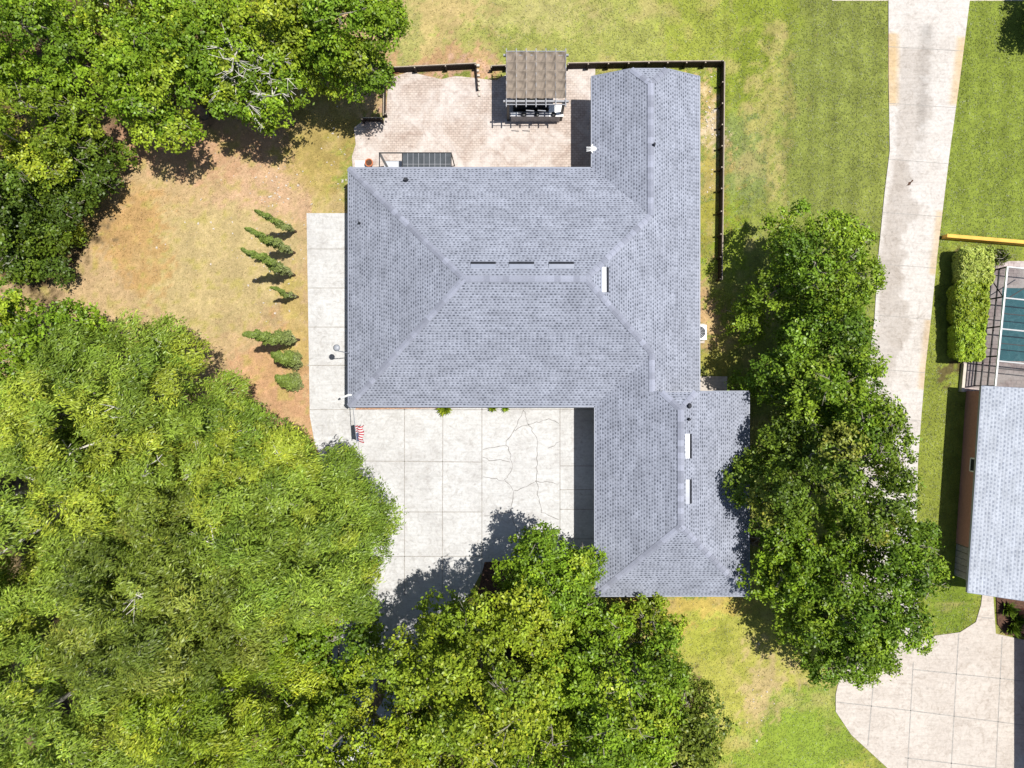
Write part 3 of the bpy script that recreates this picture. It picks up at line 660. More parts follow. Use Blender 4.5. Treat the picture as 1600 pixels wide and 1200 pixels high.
def patio_bits():
    c = P(577, 255, .3); t = thing('flower_pot', 'terracotta flower pot on the patio beside the smoked enclosure', 'pot', (c[0], c[1], .03))
    MB().lathe((0, 0, 0), [(.12, 0), (.2, .32), (.23, .33), (.23, .4), (.18, .4), (.17, .34)], 18).build('pot', M['terracotta'], t)
    MB().lathe((0, 0, .33), [(.165, 0), (.165, .02)], 16).build('soil', M['mulch'], t)
    c = P(565, 257, .04); m = MB().box(-.35, -.16, 0, .32, .2, .03).build('door_mat', M['white'], None, loc=(c[0], c[1], .031), bevel=.008); tag(m, 'small white mat on the patio at the house corner', 'mat')
    c = P(606, 116, 0); t = thing('hose_reel', 'coiled black garden hose reel in the top left patio corner', 'hose reel', (c[0], c[1], .03))
    q = MB()
    for k in range(5): q.tube([((.20+.03*(k % 2))*math.cos(a*.2618), (.20+.03*(k % 2))*math.sin(a*.2618), .06+k*.05) for a in range(25)], .03, 6, cap=False)
    q.build('coil', M['black'], t, True); MB().lathe((0, 0, 0), [(.15, 0), (.15, .3), (.05, .34)], 14).build('drum', M['timber'], t)
    q = MB(); q.tube([(.15, 0, .04), (.3, -.25, .03), (.42, -.5, .03), (.3, -.66, .03), (.05, -.6, .03), (-.02, -.4, .03), (.1, -.2, .03)], .018, 6); q.tube([(.2, .02, .04), (.5, .03, .03), (.75, .1, .03)], .018, 6); q.build('hose', M['hose'], t, True)
patio_bits()

# ------------------------------------------------------------------ foliage
def leaf_mesh(name, pos, nrm, tan, L, Wd, col, mat, parent):
    n = len(pos); nrm = nrm/np.linalg.norm(nrm, axis=1, keepdims=True)
    tan = tan-nrm*(tan*nrm).sum(1, keepdims=True); tan /= np.linalg.norm(tan, axis=1, keepdims=True)+1e-9; b = np.cross(nrm, tan)
    L = L[:, None]; Wd = Wd[:, None]
    v = np.stack([pos-tan*L/2, pos+b*Wd/2-nrm*L*.05, pos+tan*L/2-nrm*L*.12, pos-b*Wd/2-nrm*L*.05], 1).reshape(-1, 3)
    me = bpy.data.meshes.new(name); me.vertices.add(4*n); me.vertices.foreach_set('co', v.astype(np.float32).ravel())
    me.loops.add(4*n); me.loops.foreach_set('vertex_index', np.arange(4*n, dtype=np.int32)); me.polygons.add(n)
    me.polygons.foreach_set('loop_start', np.arange(0, 4*n, 4, dtype=np.int32)); me.update(calc_edges=True)
    face_or_point_col(me, np.clip(col, 0, 1), 'FACE'); me.materials.append(mat)
    o = bpy.data.objects.new(name, me); COL.objects.link(o)
    if parent is not None: o.parent = parent
    return o
def dirs(n, r, upbias):
    d = r.normal(size=(n, 3)); d[:, 2] += upbias; return d/np.linalg.norm(d, axis=1, keepdims=True)
PAL = dict(oak=[(.18, .28, .018), (.125, .21, .015), (.235, .31, .024)], lime=[(.215, .285, .02), (.155, .225, .017), (.255, .305, .024)],
    deep=[(.08, .13, .013), (.105, .16, .014), (.06, .10, .012)], olive=[(.15, .195, .024), (.11, .15, .02), (.20, .235, .035)],
    glossy=[(.13, .215, .016), (.175, .26, .02), (.09, .16, .013)], brown=[(.12, .18, .017), (.085, .135, .013), (.18, .205, .03)],
    feather=[(.205, .285, .034), (.15, .225, .026), (.255, .31, .032)], hedge=[(.34, .40, .075), (.27, .34, .055), (.38, .42, .09)], hedge2=[(.25, .35, .025), (.2, .31, .02), (.30, .38, .03)])
def make_tree(label, cat, cx, cy, r, zb, zt, pal, style='broad', seed=1, ry=None, group=None, name='tree', dens=1.0, ls=1.0, dead=0, lobe=1.0, extra=()):
    q = np.random.default_rng(seed); zm = zb+.45*(zt-zb); k = S*(H-zm)/H
    X, Y = (cx-800)*k, (600-cy)*k; R = r*k; RY = (ry or r)*k
    t = thing(name, label, cat, (X, Y, 0), 0, group)
    nl = int(R*RY*1.5/lobe**2)+9; L = []; tries = 0; ph = q.uniform(0, 6.28, 4)
    ra = .55 if style == 'feather' else 1.0
    def rim(a): return 1+ra*(.10*math.sin(2*a+ph[0])+.09*math.sin(3*a+ph[1])+.07*math.sin(5*a+ph[2])+.06*math.sin(8*a+ph[3]))
    while len(L) < nl and tries < nl*40:
        tries += 1; a = q.uniform(0, 6.283); rho = math.sqrt(q.uniform(0, 1)); g = rho*rim(a)*.90
        x, y = R*g*math.cos(a), RY*g*math.sin(a)
        lr = lobe*q.uniform(.55, 1.25)*min(1.0, .32*R+.1)
        z = zb+(zt-zb)*(math.sqrt(max(0, 1-rho**2.2))*.9+q.uniform(-.17, .15))-lr*.5
        if any((x-u[0])**2+(y-u[1])**2+.5*(z-u[2])**2 < (.49*(lr+u[3]))**2 for u in L): continue
        L.append((x, y, max(z, .5), lr, 0))
    for (ex, ey, ez, er) in extra:                                    # lobes that stick out of the outline
        w = P(ex, ey, ez); L.append((w[0]-X, w[1]-Y, ez, er, 0))
    for i in range(int(nl*.5)):                                       # inner, lower foliage
        a = q.uniform(0, 6.283); g = math.sqrt(q.uniform(0, 1))*(.9 if style == 'feather' else .78)
        L.append((R*g*math.cos(a), RY*g*math.sin(a), zb+(zt-zb)*q.uniform(.05, .42), lobe*1.1, 1))
    pos, nrm, tan, col, ll, ww = [], [], [], [], [], []; pals = np.array(PAL[pal])
    for (x, y, z, lr, inner) in L:
        c = np.array([x, y, z]); ns = max(8, int(lr*lr*(40 if style != 'feather' else 40)*dens*(.7 if inner else 1)*(1+(.9 if style == 'feather' else .35)*min(1, max(0, (math.hypot(x/R, y/RY)-.55)/.25)))))
        d = dirs(ns, q, .55); sc = c+d*np.array([1, 1, .72])*lr*(q.uniform(.72, 1.06, (ns, 1)))
        base = pals[q.choice(len(pals), p=[.5, .3, .2])]*q.uniform(.85, 1.15)
        if style == 'feather': m = 32; sp = .16
        else: m = 20; sp = .115*ls
        p = np.repeat(sc, m, 0)+q.normal(size=(ns*m, 3))*sp*np.array([1, 1, .7]); dd = np.repeat(d, m, 0)
        if style == 'feather':
            n_ = dd*.7+np.array([.15, 0, .5])+q.normal(size=p.shape)*.5
            cd = np.stack([d[:, 0]*.5+.55, d[:, 1]*.5+.42, -.25+0*d[:, 0]], 1)+q.normal(size=(ns, 3))*.45; tg = np.repeat(cd, m, 0)+q.normal(size=p.shape)*.28
            ll.append(q.uniform(.12, .28, len(p))); ww.append(q.uniform(.036, .070, len(p)))
        else:
            n_ = dd*.7+np.array([.1, 0, .35])+q.normal(size=p.shape)*.55; tg = q.normal(size=p.shape)+dd*.4
            ll.append(q.uniform(.12, .22, len(p))*ls); ww.append(q.uniform(.075, .13, len(p))*ls)
        cc = base*np.repeat(q.uniform(.68, 1.28, (ns, 1)), m, 0)*q.uniform(.72, 1.28, (len(p), 1))
        yl = (q.uniform(size=len(p)) < .05)[:, None]; cc = np.where(yl, cc*np.array([1.5, 1.25, 1.2]), cc)
        pos.append(p); nrm.append(n_); tan.append(tg); col.append(cc)
    leaf_mesh('crown', *map(np.concatenate, (pos, nrm, tan, ll, ww, col)), M['leaf'], t)
    # trunk with limbs, and bleached twigs that show through the crown
    tb = MB(); fork = zb*.75+.3; rt = .05*R+.10
    tb.tube([(0, 0, -.1), (.05, .03, .25), (.08, -.05, fork*.6), (0, 0, fork)], [rt*1.5, rt*1.05, rt*.9, rt*.8], 10)
    outer = [u for u in L if not u[4]]; tb.build('trunk', M['bark'], t, True)
    for i in q.permutation(len(outer))[:min(len(outer), dead or 9)]:
        x, y, z, lr, _ = outer[i]; e = np.array([x*.92, y*.92, z]); s0 = np.array([0, 0, fork-.1]); sl = np.linalg.norm(e-s0)
        mid = s0*.45+e*.55+np.array([q.normal()*.3, q.normal()*.3, -.12*sl]); tw = MB()
        tw.tube([s0, s0*.75+mid*.25+np.array([0, 0, .15]), mid, e], [rt*.45, rt*.33, rt*.2, .035], 7)
        for b in range(5 if dead else 3):
            f = e+dirs(1, q, .6)[0]*np.array([1.1, 1.1, .8])*lr*(1.5 if dead else 1.12); m2 = (e+f)/2+q.normal(size=3)*.15; tw.tube([e, m2, f], [.035, .022, .008], 5)
            for _k in range(3 if dead else 2): tw.tube([m2, m2+(f-m2)*.6+q.normal(size=3)*.22], [.018, .006], 4)
        tw.build('branch', M['twig' if dead or style == 'feather' else 'limb'], t, True)
    return t

OG = 'broadleaf trees of the top left grove'; FGp = 'feathery trees of the lower left mass'; BG = 'trees at the bottom of the court'; RG = 'trees along the concrete lane'
T = make_tree
T('bright green tree in the top left corner of the yard', 'tree', 34, 62, 90, 2.5, 8, 'oak', seed=11, group=OG)
T('yellowish green tree at the left edge beside the sandy yard', 'tree', 36, 195, 74, 2.5, 8, 'lime', seed=12, group=OG)
T('dark deep green tree bulging over the sandy yard', 'tree', 120, 252, 56, 1.2, 4.2, 'deep', seed=13, group=OG, extra=((150, 290, 3, .7),))
T('shaded dark tree at the left edge below the yellowish tree', 'tree', 30, 310, 78, 1.5, 5.5, 'deep', seed=14, group=OG)
T('low light green bush between dark trees at the yard edge', 'bush', 92, 335, 38, .4, 2.4, 'lime', style='feather', seed=15, lobe=.6)
T('dark low tree hanging over the left yard edge above the feathery trees', 'tree', 28, 372, 60, .8, 4, 'deep', seed=16, group=OG)
T('green oak with a lobe leaning out over the sandy soil', 'tree', 236, 108, 84, 4, 7.6, 'oak', seed=17, group=OG, extra=((275, 203, 4.4, 1.05), (260, 190, 4.6, .8), (298, 208, 4.2, .6), (170, 120, 4.6, .8), (160, 160, 4.2, .7)))
T('yellow green tree at the top edge between bright oaks', 'tree', 200, 15, 66, 2.5, 6.5, 'lime', seed=18, group=OG, dead=5, dens=.8)
T('green tree at the top edge with bare twigs beside it', 'tree', 320, 50, 88, 3, 7.5, 'oak', seed=19, group=OG, dens=.9)
T('half dead oak with a fan of bare pale branches', 'tree', 400, 128, 76, 3.8, 7, 'oak', seed=20, group=OG, dead=16, dens=.8)
T('bright oak at the top edge left of the patio tree', 'tree', 455, 45, 78, 3.5, 8, 'lime', seed=21, group=OG)
T('bright green oak nearest the patio fence', 'tree', 550, 42, 80, 4.4, 8.6, 'oak', seed=22, ry=76, group=OG, extra=((585, 105, 5.2, .9), (612, 40, 5, .8)))
# lower left mass
T('dense broadleaf tree at the left edge above the feathery crowns', 'tree', 36, 535, 96, 3, 9, 'oak', seed=31)
T('feathery light green tree with its crown edge along the sandy yard', 'tree', 178, 648, 196, 3.5, 11, 'feather', 'feather', 32, 158, FGp, lobe=.85)
T('feathery tree overhanging the pale driveway to its right', 'tree', 440, 840, 166, 4.5, 11, 'feather', 'feather', 33, 158, FGp, lobe=.8, extra=((540, 745, 6, 1.2), (575, 850, 6, 1.15), (572, 790, 6.5, 1.2), (545, 800, 7, 1.2), (555, 895, 6, 1.0)))
T('small feathery crown bridging the two big feathery trees by the bare soil', 'tree', 365, 705, 92, 3, 8.6, 'feather', 'feather', 39, 80, FGp, lobe=.8)
T('feathery tree with olive tints filling the left edge', 'tree', 50, 790, 210, 4, 11.5, 'feather', 'feather', 34, 190, FGp, lobe=.85)
T('broad feathery tree in the middle of the lower left mass', 'tree', 250, 930, 200, 4, 12, 'olive', 'feather', 35, 180, FGp, lobe=.85)
T('bright feathery tree in the bottom left corner', 'tree', 70, 1110, 200, 4, 11, 'feather', 'feather', 36, 170, FGp, lobe=.85)
T('leafy green tree at the bottom edge between feathery and oak crowns', 'tree', 350, 1120, 165, 3, 10, 'lime', 'feather', 37, 140, lobe=.8)
T('darker leafy tree wedged beside the shaded driveway end', 'tree', 484, 1000, 100, 2, 6.5, 'glossy', seed=38)
# bottom
T('large yellow green oak at the bottom casting shade on the driveway', 'tree', 742, 1060, 164, 4.5, 11.5, 'lime', seed=41, ry=122, group=BG)
T('green oak touching the lower left corner of the garage roof', 'tree', 858, 928, 86, 3.5, 7, 'oak', seed=42, ry=78, group=BG, extra=((850, 845, 6, .7), (865, 862, 6, .8), (905, 880, 5.4, .6)))
T('dense oak at the bottom edge left of the front lawn', 'tree', 960, 1085, 130, 3.5, 9.5, 'oak', seed=43, ry=130, group=BG)
T('small loose tree poking up below the garage eave', 'tree', 1010, 985, 52, 1.6, 5.2, 'lime', seed=44, group=BG, lobe=.7, dens=.85)
T('dark rounded tree at the bottom edge beside the front lawn', 'tree', 1060, 1150, 86, 2.5, 7, 'olive', seed=45, group=BG)
T('yellow green tree at the bottom edge between oak and feathery crowns', 'tree', 556, 1165, 140, 3.5, 10, 'lime', seed=46, ry=112, group=BG)
T('shadowed oak at the bottom edge between the two big bottom oaks', 'tree', 862, 1175, 125, 3, 9, 'oak', seed=47, ry=105, group=BG)
T('low oak at the bottom edge under the large yellow green oak', 'tree', 690, 1190, 95, 2.5, 8, 'lime', seed=48, ry=70, group=BG)
# along the lane
T('dark glossy tree at the upper end of the row by the lane', 'tree', 1280, 425, 91, 2.4, 7.5, 'glossy', seed=51, ry=88, group=RG, extra=((1250, 325, 4, .5), (1222, 342, 4, .5), (1200, 350, 3.6, .4), (1310, 345, 4, .5), (1352, 372, 4, .5)))
T('glossy green tree second from the top in the lane row', 'tree', 1286, 572, 96, 2.4, 8, 'glossy', seed=52, ry=92, group=RG)
T('leafy crown between the green and the olive brown tree of the lane row', 'tree', 1322, 660, 70, 3, 8.2, 'glossy', seed=58, ry=60, group=RG)
T('olive brown tinged tree beside the right garage eave', 'tree', 1318, 748, 124, 4.0, 9.4, 'brown', seed=53, ry=112, group=RG)
T('bright green low tree against the lower right garage corner', 'tree', 1232, 880, 70, 3.3, 6.4, 'oak', seed=54, ry=74, group=RG)
T('wide glossy tree at the lower end of the lane row', 'tree', 1352, 905, 128, 3.2, 8.6, 'glossy', seed=55, ry=118, group=RG, extra=((1450, 830, 4, .5), (1440, 1000, 3.6, .6), (1385, 1040, 3.2, .6)))
T('leafy green tree reaching over the corner of the parking pad', 'tree', 1315, 990, 96, 2.0, 6, 'glossy', seed=56, ry=70, group=RG, dens=.85)
T('dark tree cut off by the top right corner', 'tree', 1650, 8, 38, .8, 2.6, 'deep', seed=57)

# hedge shrubs, tufts, planting bed
HG = 'hedge shrubs beside the pool cage'
def box_shrub(label, x0, y0, x1, y1, h, pal, seed):
    q = np.random.default_rng(seed); A = P(x0, y1, h); B = P(x1, y0, h); cx, cy = (A[0]+B[0])/2, (A[1]+B[1])/2; w, d = (B[0]-A[0])/2, (B[1]-A[1])/2
    t = thing('shrub', label, 'shrub', (cx, cy, 0), 0, HG); n = 15000; side = q.uniform(size=n) < .6
    x = q.uniform(-1, 1, n); y = q.uniform(-1, 1, n); z = q.uniform(.08, 1, n)**.8*h; k = q.integers(0, 4, n); e = 1-.07*q.uniform(size=n)**2
    x = np.where(side & (k == 0), -e, np.where(side & (k == 1), e, x)); y = np.where(side & (k == 2), -e, np.where(side & (k == 3), e, y)); r = np.hypot(x, y); f = np.minimum(1, 1.3/np.maximum(r, .01)); x, y = x*f, y*f
    X = x*w; Y = y*d; lump = (fbm((X+cx)*2.4, (Y+cy)*2.4, seed)-.5)*.6+(fbm((X+cx)*6, (Y+cy)*6, seed+1)-.5)*.4
    top = h*(1-.22*np.maximum(abs(x), abs(y))**6)+lump; Z = np.where(side, z*top/h, top-.12*q.uniform(size=n)**2); o_ = np.where(side, .74+.24*z/h+(fbm(Y*3+Z*2, X*3+Z*3, seed+2)-.5)*.2, 1)
    nr = np.stack([np.where(side, x*1.0, x*.3), np.where(side, y*1.0, y*.3), np.where(side, .25, 1.0)], 1)+q.normal(size=(n, 3))*.4
    c = np.array(PAL[pal])[q.integers(0, 3, n)]*(.72+.6*fbm((X+cx)*4, (Y+cy)*4, seed+5)[:, None])*q.uniform(.75, 1.25, (n, 1))
    leaf_mesh('foliage', np.stack([X*o_, Y*o_, Z], 1), nr, q.normal(size=(n, 3)), q.uniform(.10, .20, n), q.uniform(.06, .11, n), c, M['leaf'], t)
    st = MB()
    for ax, ay in ((0, 0), (.2, .3), (-.2, -.3)): st.tube([(0, 0, -.05), (ax*.5, ay*.5, h*.4), (ax*w*2, ay*d*2, h*.85)], [.06, .04, .015], 7)
    st.build('stem', M['bark'], t)
box_shrub('pale yellow green shrub at the upper end of the trimmed hedge', 1506, 384, 1558, 444, 1.45, 'hedge', 61)
box_shrub('mid green shrub in the middle of the trimmed hedge', 1500, 437, 1549, 508, 1.55, 'lime', 62)
box_shrub('bright green shrub at the lower end of the trimmed hedge', 1500, 502, 1543, 564, 1.45, 'hedge2', 63)
T('small olive shrub tucked at the pool side of the hedge top', 'shrub', 1562, 402, 9, .2, 1.3, 'olive', seed=64, name='shrub', lobe=.4, dens=3, ls=.6)
def tuft(label, px, py, z0, r, h, n, pal, seed, name='plant', cat='plant', group=None):
    q = np.random.default_rng(seed); o = P(px, py, z0); t = thing(name, label, cat, (o[0], o[1], z0), 0, group)
    a = q.uniform(0, 6.283, n); e = q.uniform(.25, 1.1, n); d = np.stack([np.cos(a)*np.sin(e), np.sin(a)*np.sin(e), np.cos(e)], 1)
    L = r*q.uniform(.8, 1.5, n); pos = d*L[:, None]*.5*np.array([1, 1, h/r]); nr = np.cross(d, np.stack([-np.sin(a), np.cos(a), 0*a], 1)); 
    pal_ = np.array(PAL[pal]); c = pal_[q.integers(0, 3, n)]*q.uniform(.8, 1.3, (n, 1))
    leaf_mesh('leaves', pos, -nr+q.normal(size=nr.shape)*.1, d, L, L*.16, c, M['leaf'], t)
    MB().tube([(0, 0, -.03), (0, 0, h*.25)], [.05, .03], 8).build('stem', M['cypbark'], t)
PG = 'tufts in the bed below the main eave'
tuft('spiky green tuft over the bed edge below the main eave, leftmost', 695, 637.5, .05, .5, .5, 160, 'lime', 71, group=PG)
tuft('low green tuft in the bed below the main eave, middle one', 770, 637, .05, .32, .3, 120, 'lime', 72, group=PG)
tuft('small green tuft in the bed below the main eave, rightmost', 790, 636.5, .05, .3, .25, 120, 'oak', 73, group=PG)
for i, (px, py) in enumerate(((1572, 950), (1585, 968), (1578, 980))):
    tuft(('upper', 'right hand', 'lower')[i]+' dark plant in the shady bed by the pale roof', px, py, .05, .5, .5, 110, 'deep', 80+i, group='dark plants in the neighbouring bed')

# cypresses in a row ---------------------------------------------------------------------
CY = [((462, 362), (399, 329), 5.3, .135, 'topmost slim cypress leaning over the dry yard'), ((460, 395), (384, 357), 6.6, .165, 'second cypress from the top of the yard row'),
      ((460, 430), (378, 389), 7.3, .175, 'third and tallest upright cypress in the yard row'), ((465, 464), (423, 449), 4.2, .10, 'shortest thin cypress in the middle of the yard row'),
      ((467, 531), (381, 522), 7.6, .22, 'long dense cypress below the gap in the yard row'), ((468, 567), (426, 553), 4.4, .29, 'bushy cypress second from the bottom of the yard row'),
      ((466, 600), (432, 590), 3.5, .30, 'bushy cypress at the bottom of the yard row near the feathery tree')]
for i, (b, tp, h, w, lb) in enumerate(CY):
    q = np.random.default_rng(90+i); B = np.array(P(*b, 0)); E = np.array(P(*tp, h))-B
    t = thing('cypress_tree', lb, 'cypress', tuple(B), 0, 'cypresses in a row beside the walkway')
    n = int(h*1700*(w/.24)); u = q.uniform(.06, 1, n)**.85; a = q.uniform(0, 6.283, n); lump = 1+.35*np.sin(u*h*5+a*2)+.25*np.sin(u*h*11-a*3)
    bulge = np.clip(np.minimum(u*3.2, 1.0), 0, 1)*np.sqrt(np.clip(1.02-u, 0, 1))*1.25
    if i > 4: bulge = np.clip(u*5, 0, 1)*np.sqrt(np.clip(1.03-u, 0, 1))*1.1
    rr = w*bulge*lump*q.uniform(.3, 1.35, n); pos = u[:, None]*E+np.stack([np.cos(a)*rr, np.sin(a)*rr, q.normal(size=n)*.05], 1)
    pos[:, :2] += np.stack([.12*np.sin(u*h*1.3+i), .10*np.cos(u*h*1.7+i*2)], 1)*np.minimum(u, 1-u)[:, None]*2
    nr = np.stack([np.cos(a), np.sin(a), .9+0*a], 1)+q.normal(size=(n, 3))*.4; tg = np.stack([np.cos(a)*.35, np.sin(a)*.35, 1+0*a], 1)+q.normal(size=(n, 3))*.3
    low = np.clip(1-u*1.6, 0, 1)[:, None]; c = (np.array([.20, .265, .05])*(1-low)+np.array([.25, .26, .12])*low)*q.uniform(.65, 1.3, (n, 1))*.82
    leaf_mesh('crown', pos, nr, tg, q.uniform(.09, .18, n), q.uniform(.04, .07, n), c, M['leaf'], t)
    MB().tube([(0, 0, -.05), tuple(E*.3), tuple(E*.7)], [.08, .06, .02], 8).build('trunk', M['cypbark'], t)

# ------------------------------------------------------------------ the neighbour
def neighbour():
    ze = 1.9; A = np.array(P(1535, 603, ze)); B = np.array(P(1513, 926, ze)); d = unit(B-A); e = np.array([-d[1], d[0], 0])
    t = thing('house', 'neighbouring house with pale blue grey shingles and pinkish brown wall cut by the right edge', 'house', tuple((A+B)/2*np.array([1, 1, 0]))); o = (A+B)/2*np.array([1, 1, 0])
    w, rise = 6.5, 2.5; up = np.array([0, 0, rise]); mb = MB(); C, D = A+e*w+up, B+e*w+up; E_, F_ = A+e*2*w, B+e*2*w
    mb.add([A, B, D, C], [(0, 1, 2, 3)]); mb.add([C, D, F_, E_], [(0, 1, 2, 3)])
    L = np.linalg.norm(B-A); sl = math.hypot(w, rise)
    r = localise(mb, o).build('roof', M['shingle2'], t); set_uv(r, [[(0, 0), (L, 0), (L, sl), (0, sl)], [(0, sl), (L, sl), (L, 0), (0, 0)]])
    f = MB(); dn = np.array([0, 0, -.08]); f.bar(A+dn-e*.025, B+dn-e*.025, .05, .15)
    for p, q_ in ((A, C), (B, D), (C, E_), (D, F_)): f.bar(p+dn, q_+dn, .04, .13)
    localise(f, o).build('fascia', M['vent'], t)
    i_ = .42; a = A+e*i_+d*.25; b = B+e*i_-d*.35; c = B+e*(2*w-i_)-d*.35; g = A+e*(2*w-i_)+d*.25; g0 = b-d*1.9
    wb = MB().prism([tuple(p[:2]) for p in (a, g0, g0+e*.5, b+e*.5, c, g)], -.1, ze-.02)
    for p, q_, m in ((a+e*.0, g, (A+C)/2), (b, c, (B+D)/2)):
        m_ = (p+q_)/2; wb.add([(p[0], p[1], ze-.03), (q_[0], q_[1], ze-.03), (m_[0], m_[1], ze+rise-.15)], [(0, 1, 2)])
    localise(wb, o).build('wall', M['pink'], t)
    w0 = A+d*(L*.36)+e*(i_-.03); q = MB(); q.bar(np.array([w0[0], w0[1], 1.2]), np.array([*(w0+d*.65)[:2], 1.2]), .04, .7); wo = localise(q, o).build('window', M['glass'], t)
    q = MB()
    for zz in (.82, 1.58): q.bar(np.array([*(w0-d*.04)[:2], zz]), np.array([*(w0+d*.69)[:2], zz]), .07, .06)
    for s in (-.03, .68): q.bar(np.array([*(w0+d*s)[:2], .85]), np.array([*(w0+d*s)[:2], 1.55]), .07, .06, up=(e[0], e[1], 0))
    localise(q, o).build('frame', M['white'], wo)
    c0 = P(1642, 1000, 1.9); q = MB(); q.box(c0[0], c0[1]-8, 1.7, c0[0]+7, c0[1], 1.95); localise(q, o).build('porch_roof', M['shingle2'], t)
    q = MB(); q.box(c0[0]+.4, c0[1]-7.6, -.1, c0[0]+6.6, c0[1]-.4, 1.69); localise(q, o).build('garage_wall', M['pink'], t)
    c1 = P(1594, 950, 0); q = MB(); q.box(c1[0]-.1, c1[1]-1.3, -.1, c1[0]+1.4, c1[1], 1.5); localise(q, o).build('porch_wall', M['pink'], t)
    c2 = b-d*1.35+e*.16; t2 = thing('utility_enclosure', 'weathered grey timber enclosure against the pinkish wall by the hedge lawn', 'enclosure', (c2[0], c2[1], 0))
    q = MB(); 
    for s in (-.85, -.5, -.15, .2, .55, .9): q.bar((*(d*s-e*.12)[:2], .55), (*(d*(s+.32)-e*.12)[:2], .55), .04, 1.1)
    q.build('slat_panel', M['utility'], t2)
    q = MB(); q.bar((*(d*1.22-e*.10)[:2], .5), (*(d*1.22+e*.5)[:2], .5), .06, 1.0); q.build('end_panel', M['white'], t2)
    q = MB(); q.bar((*(d*.1+e*.02)[:2], .45), (*(d*.7+e*.02)[:2], .45), .2, .8); q.build('meter_box', M['white'], t2)
neighbour()
def retaining():
    a = np.array(P(1471, 371, 0)); b = np.array(P(1720, 392, 0)); q = MB(); q.bar(a+np.array([0, 0, .2]), b+np.array([0, 0, .2]), .2, .62)
    o = localise(q, a).build('retaining_wall', M['yellow'], None, loc=tuple(a), bevel=.02); tag(o, 'low ochre painted wall between the right lawn and the hedge', 'wall')
    a = np.array(P(1504, 568, 0)); b = np.array(P(1500, 612, 0)); q = MB(); q.bar(a+np.array([0, 0, .1]), b+np.array([0, 0, .1]), .16, .3)
    o = localise(q, a).build('kerb_wall', M['stone'], None, loc=tuple(a)); tag(o, 'short cream kerb beside the pool cage below the hedge', 'kerb')
retaining()
def cage():
    zt = 1.7; A = np.array(P(1574, 417, zt)); B = np.array(P(1555, 603, zt)); o = np.array([A[0], A[1], 0]); d = unit(B-A); e = np.array([-d[1], d[0], 0]); L = np.linalg.norm(B-A)
    t = thing('pool_cage', 'screened pool cage with white roof beams and black wall frames', 'screen enclosure', tuple(o)); z0 = np.array([0, 0, zt]); far = e*5
    def bar(p, q, nm, m, w=.07): localise(MB().bar(p, q, w, w), o).build(nm, m, t)
    bar(A, B, 'eave_beam', M['white'], .09); bar(A, A+far, 'eave_beam', M['white'], .06)
    for s in (.26, .52, .79): bar(A+d*L*s, A+d*L*s+far+np.array([0, 0, .0]), 'roof_beam', M['white'], .07)
    for s in (0, .25, .5, .75, 1): 
        p = A+d*L*s; bar(p-z0, p-np.array([0, 0, .05]), 'post', M['black'], .07)
    for zz in (.55, 1.1): bar(A-z0+np.array([0, 0, zz]), B-z0+np.array([0, 0, zz]), 'wall_rail', M['black'], .06)
    bar(A-z0+np.array([0, 0, .06]), B-z0+np.array([0, 0, .06]), 'wall_rail', M['black'], .06)
    bar(A-z0+np.array([0, 0, .06]), A+d*L*.25-np.array([0, 0, .1]), 'wall_brace', M['black'], .04)
    bar(A+e*.05+d*L*.28, A+e*2.2+d*L*.02, 'roof_brace', M['black'], .05)
    for s in (.39, .64, .85): bar(A+d*L*s+np.array([0, 0, -.03]), A+d*L*s+far+np.array([0, 0, -.03]), 'roof_purlin', M['black'], .05)
    q = MB(); q.add([A-z0-e*.02, B-z0-e*.02, B-e*.02, A-e*.02], [(0, 1, 2, 3)]); localise(q, o).build('wall_screen', M['screen'], t)
    up = np.array([0, 0, .06]); q = MB(); q.add([A+up, B+up, B+far+up, A+far+up], [(0, 1, 2, 3)]); q.add([A-z0+d*.02, A+far-z0+d*.02, A+far, A], [(0, 1, 2, 3)]); localise(q, o).build('roof_screen', M['screen'], t)
cage()

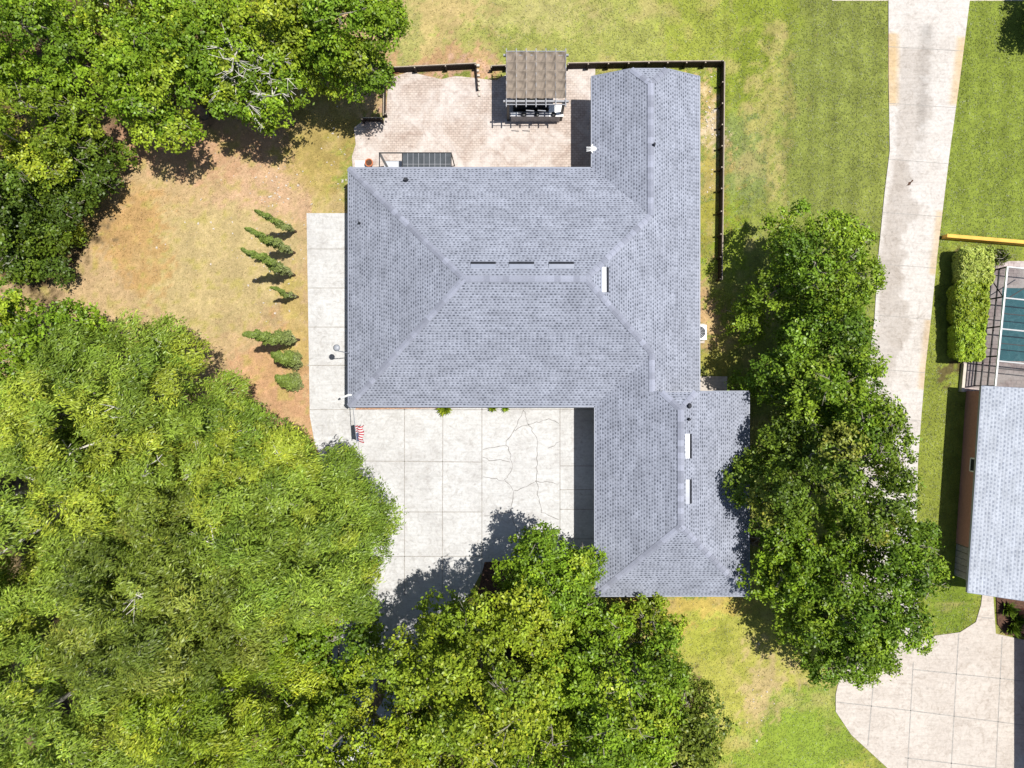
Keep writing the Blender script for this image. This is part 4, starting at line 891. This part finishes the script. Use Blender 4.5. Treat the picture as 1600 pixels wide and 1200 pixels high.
# ------------------------------------------------------------------ turf blades and limestone chips
def turf():
    q = np.random.default_rng(5); n = 300000; x = q.uniform(-29.5, 29.5, n); y = q.uniform(-22.3, 22.3, n)
    px, py = W2px(x, y); px = px+q.normal(size=n)*2.2; py = py+q.normal(size=n)*2.2; bad = np.zeros(n, bool)
    for poly in (COURT, PATIO, PAD, [(1386, -80), (1524, -80), (1484, 235), (1446, 570), (1430, 880), (1442, 1062), (1308, 1062), (1340, 720), (1366, 500), (1392, 235)], [(560, 255), (1075, 150), (1075, 620), (560, 636)],
                 [(920, 140), (1072, 140), (1072, 610), (1140, 610), (1140, 905), (915, 905)], [(1502, 600), (1700, 600), (1700, 930), (1496, 930)], [(1535, 405), (1700, 405), (1700, 615), (1500, 615), (1502, 566)], [(757, 874), (832, 874), (832, 935), (740, 960)], [(1080, 588), (1138, 588), (1138, 618), (1080, 618)], [(1556, 930), (1660, 930), (1660, 1000), (1556, 1000)]): bad |= inpoly(px, py, poly)
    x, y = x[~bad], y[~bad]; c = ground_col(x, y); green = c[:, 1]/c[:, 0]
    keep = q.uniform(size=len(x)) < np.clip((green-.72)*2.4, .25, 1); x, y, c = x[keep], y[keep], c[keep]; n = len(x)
    c = c*q.uniform(.85, 1.3, (n, 1))
    a = q.uniform(0, 6.283, n); el = q.uniform(.0, .22, n); tan = np.stack([np.cos(a)*np.cos(el), np.sin(a)*np.cos(el), np.sin(el)], 1)
    nr = np.array([0, 0, 1.])+q.normal(size=(n, 3))*.2; Ln = q.uniform(.08, .17, n); pos = np.stack([x, y, .008+Ln*.35*np.sin(el)], 1)
    o = leaf_mesh('grass', pos, nr, tan, Ln, q.uniform(.02, .045, n), c, M['grass'], None); tag(o, 'short dry and green turf grass over the lawns', 'grass', kind='stuff')
turf()
def chips():
    q = np.random.default_rng(6); mb = MB()
    for (cx, cy, sx, sy, n) in ((430, 300, 16, 26, 40), (420, 400, 40, 30, 30), (425, 490, 20, 14, 10), (1110, 190, 8, 45, 40), (530, 250, 14, 40, 24), (360, 330, 60, 50, 22), (1195, 1090, 20, 40, 18)):
        for _ in range(n):
            p = P(q.normal(cx, sx), q.normal(cy, sy), 0); s = q.uniform(.03, .09); k = 6; an = np.sort(q.uniform(0, 6.283, k)); r = s*q.uniform(.6, 1.3, k)
            vs = [(p[0]+r[i]*math.cos(an[i]), p[1]+r[i]*math.sin(an[i]), -.01) for i in range(k)]+[(p[0]+r[i]*.7*math.cos(an[i]), p[1]+r[i]*.7*math.sin(an[i]), .02+s*.15) for i in range(k)]
            mb.add(vs, [tuple(range(k, 2*k))]+[(i, (i+1) % k, k+(i+1) % k, k+i) for i in range(k)])
    o = mb.build('limestone_chips', M['stone']); tag(o, 'pale limestone chips scattered on the dry ground', 'stones', kind='stuff')
chips()
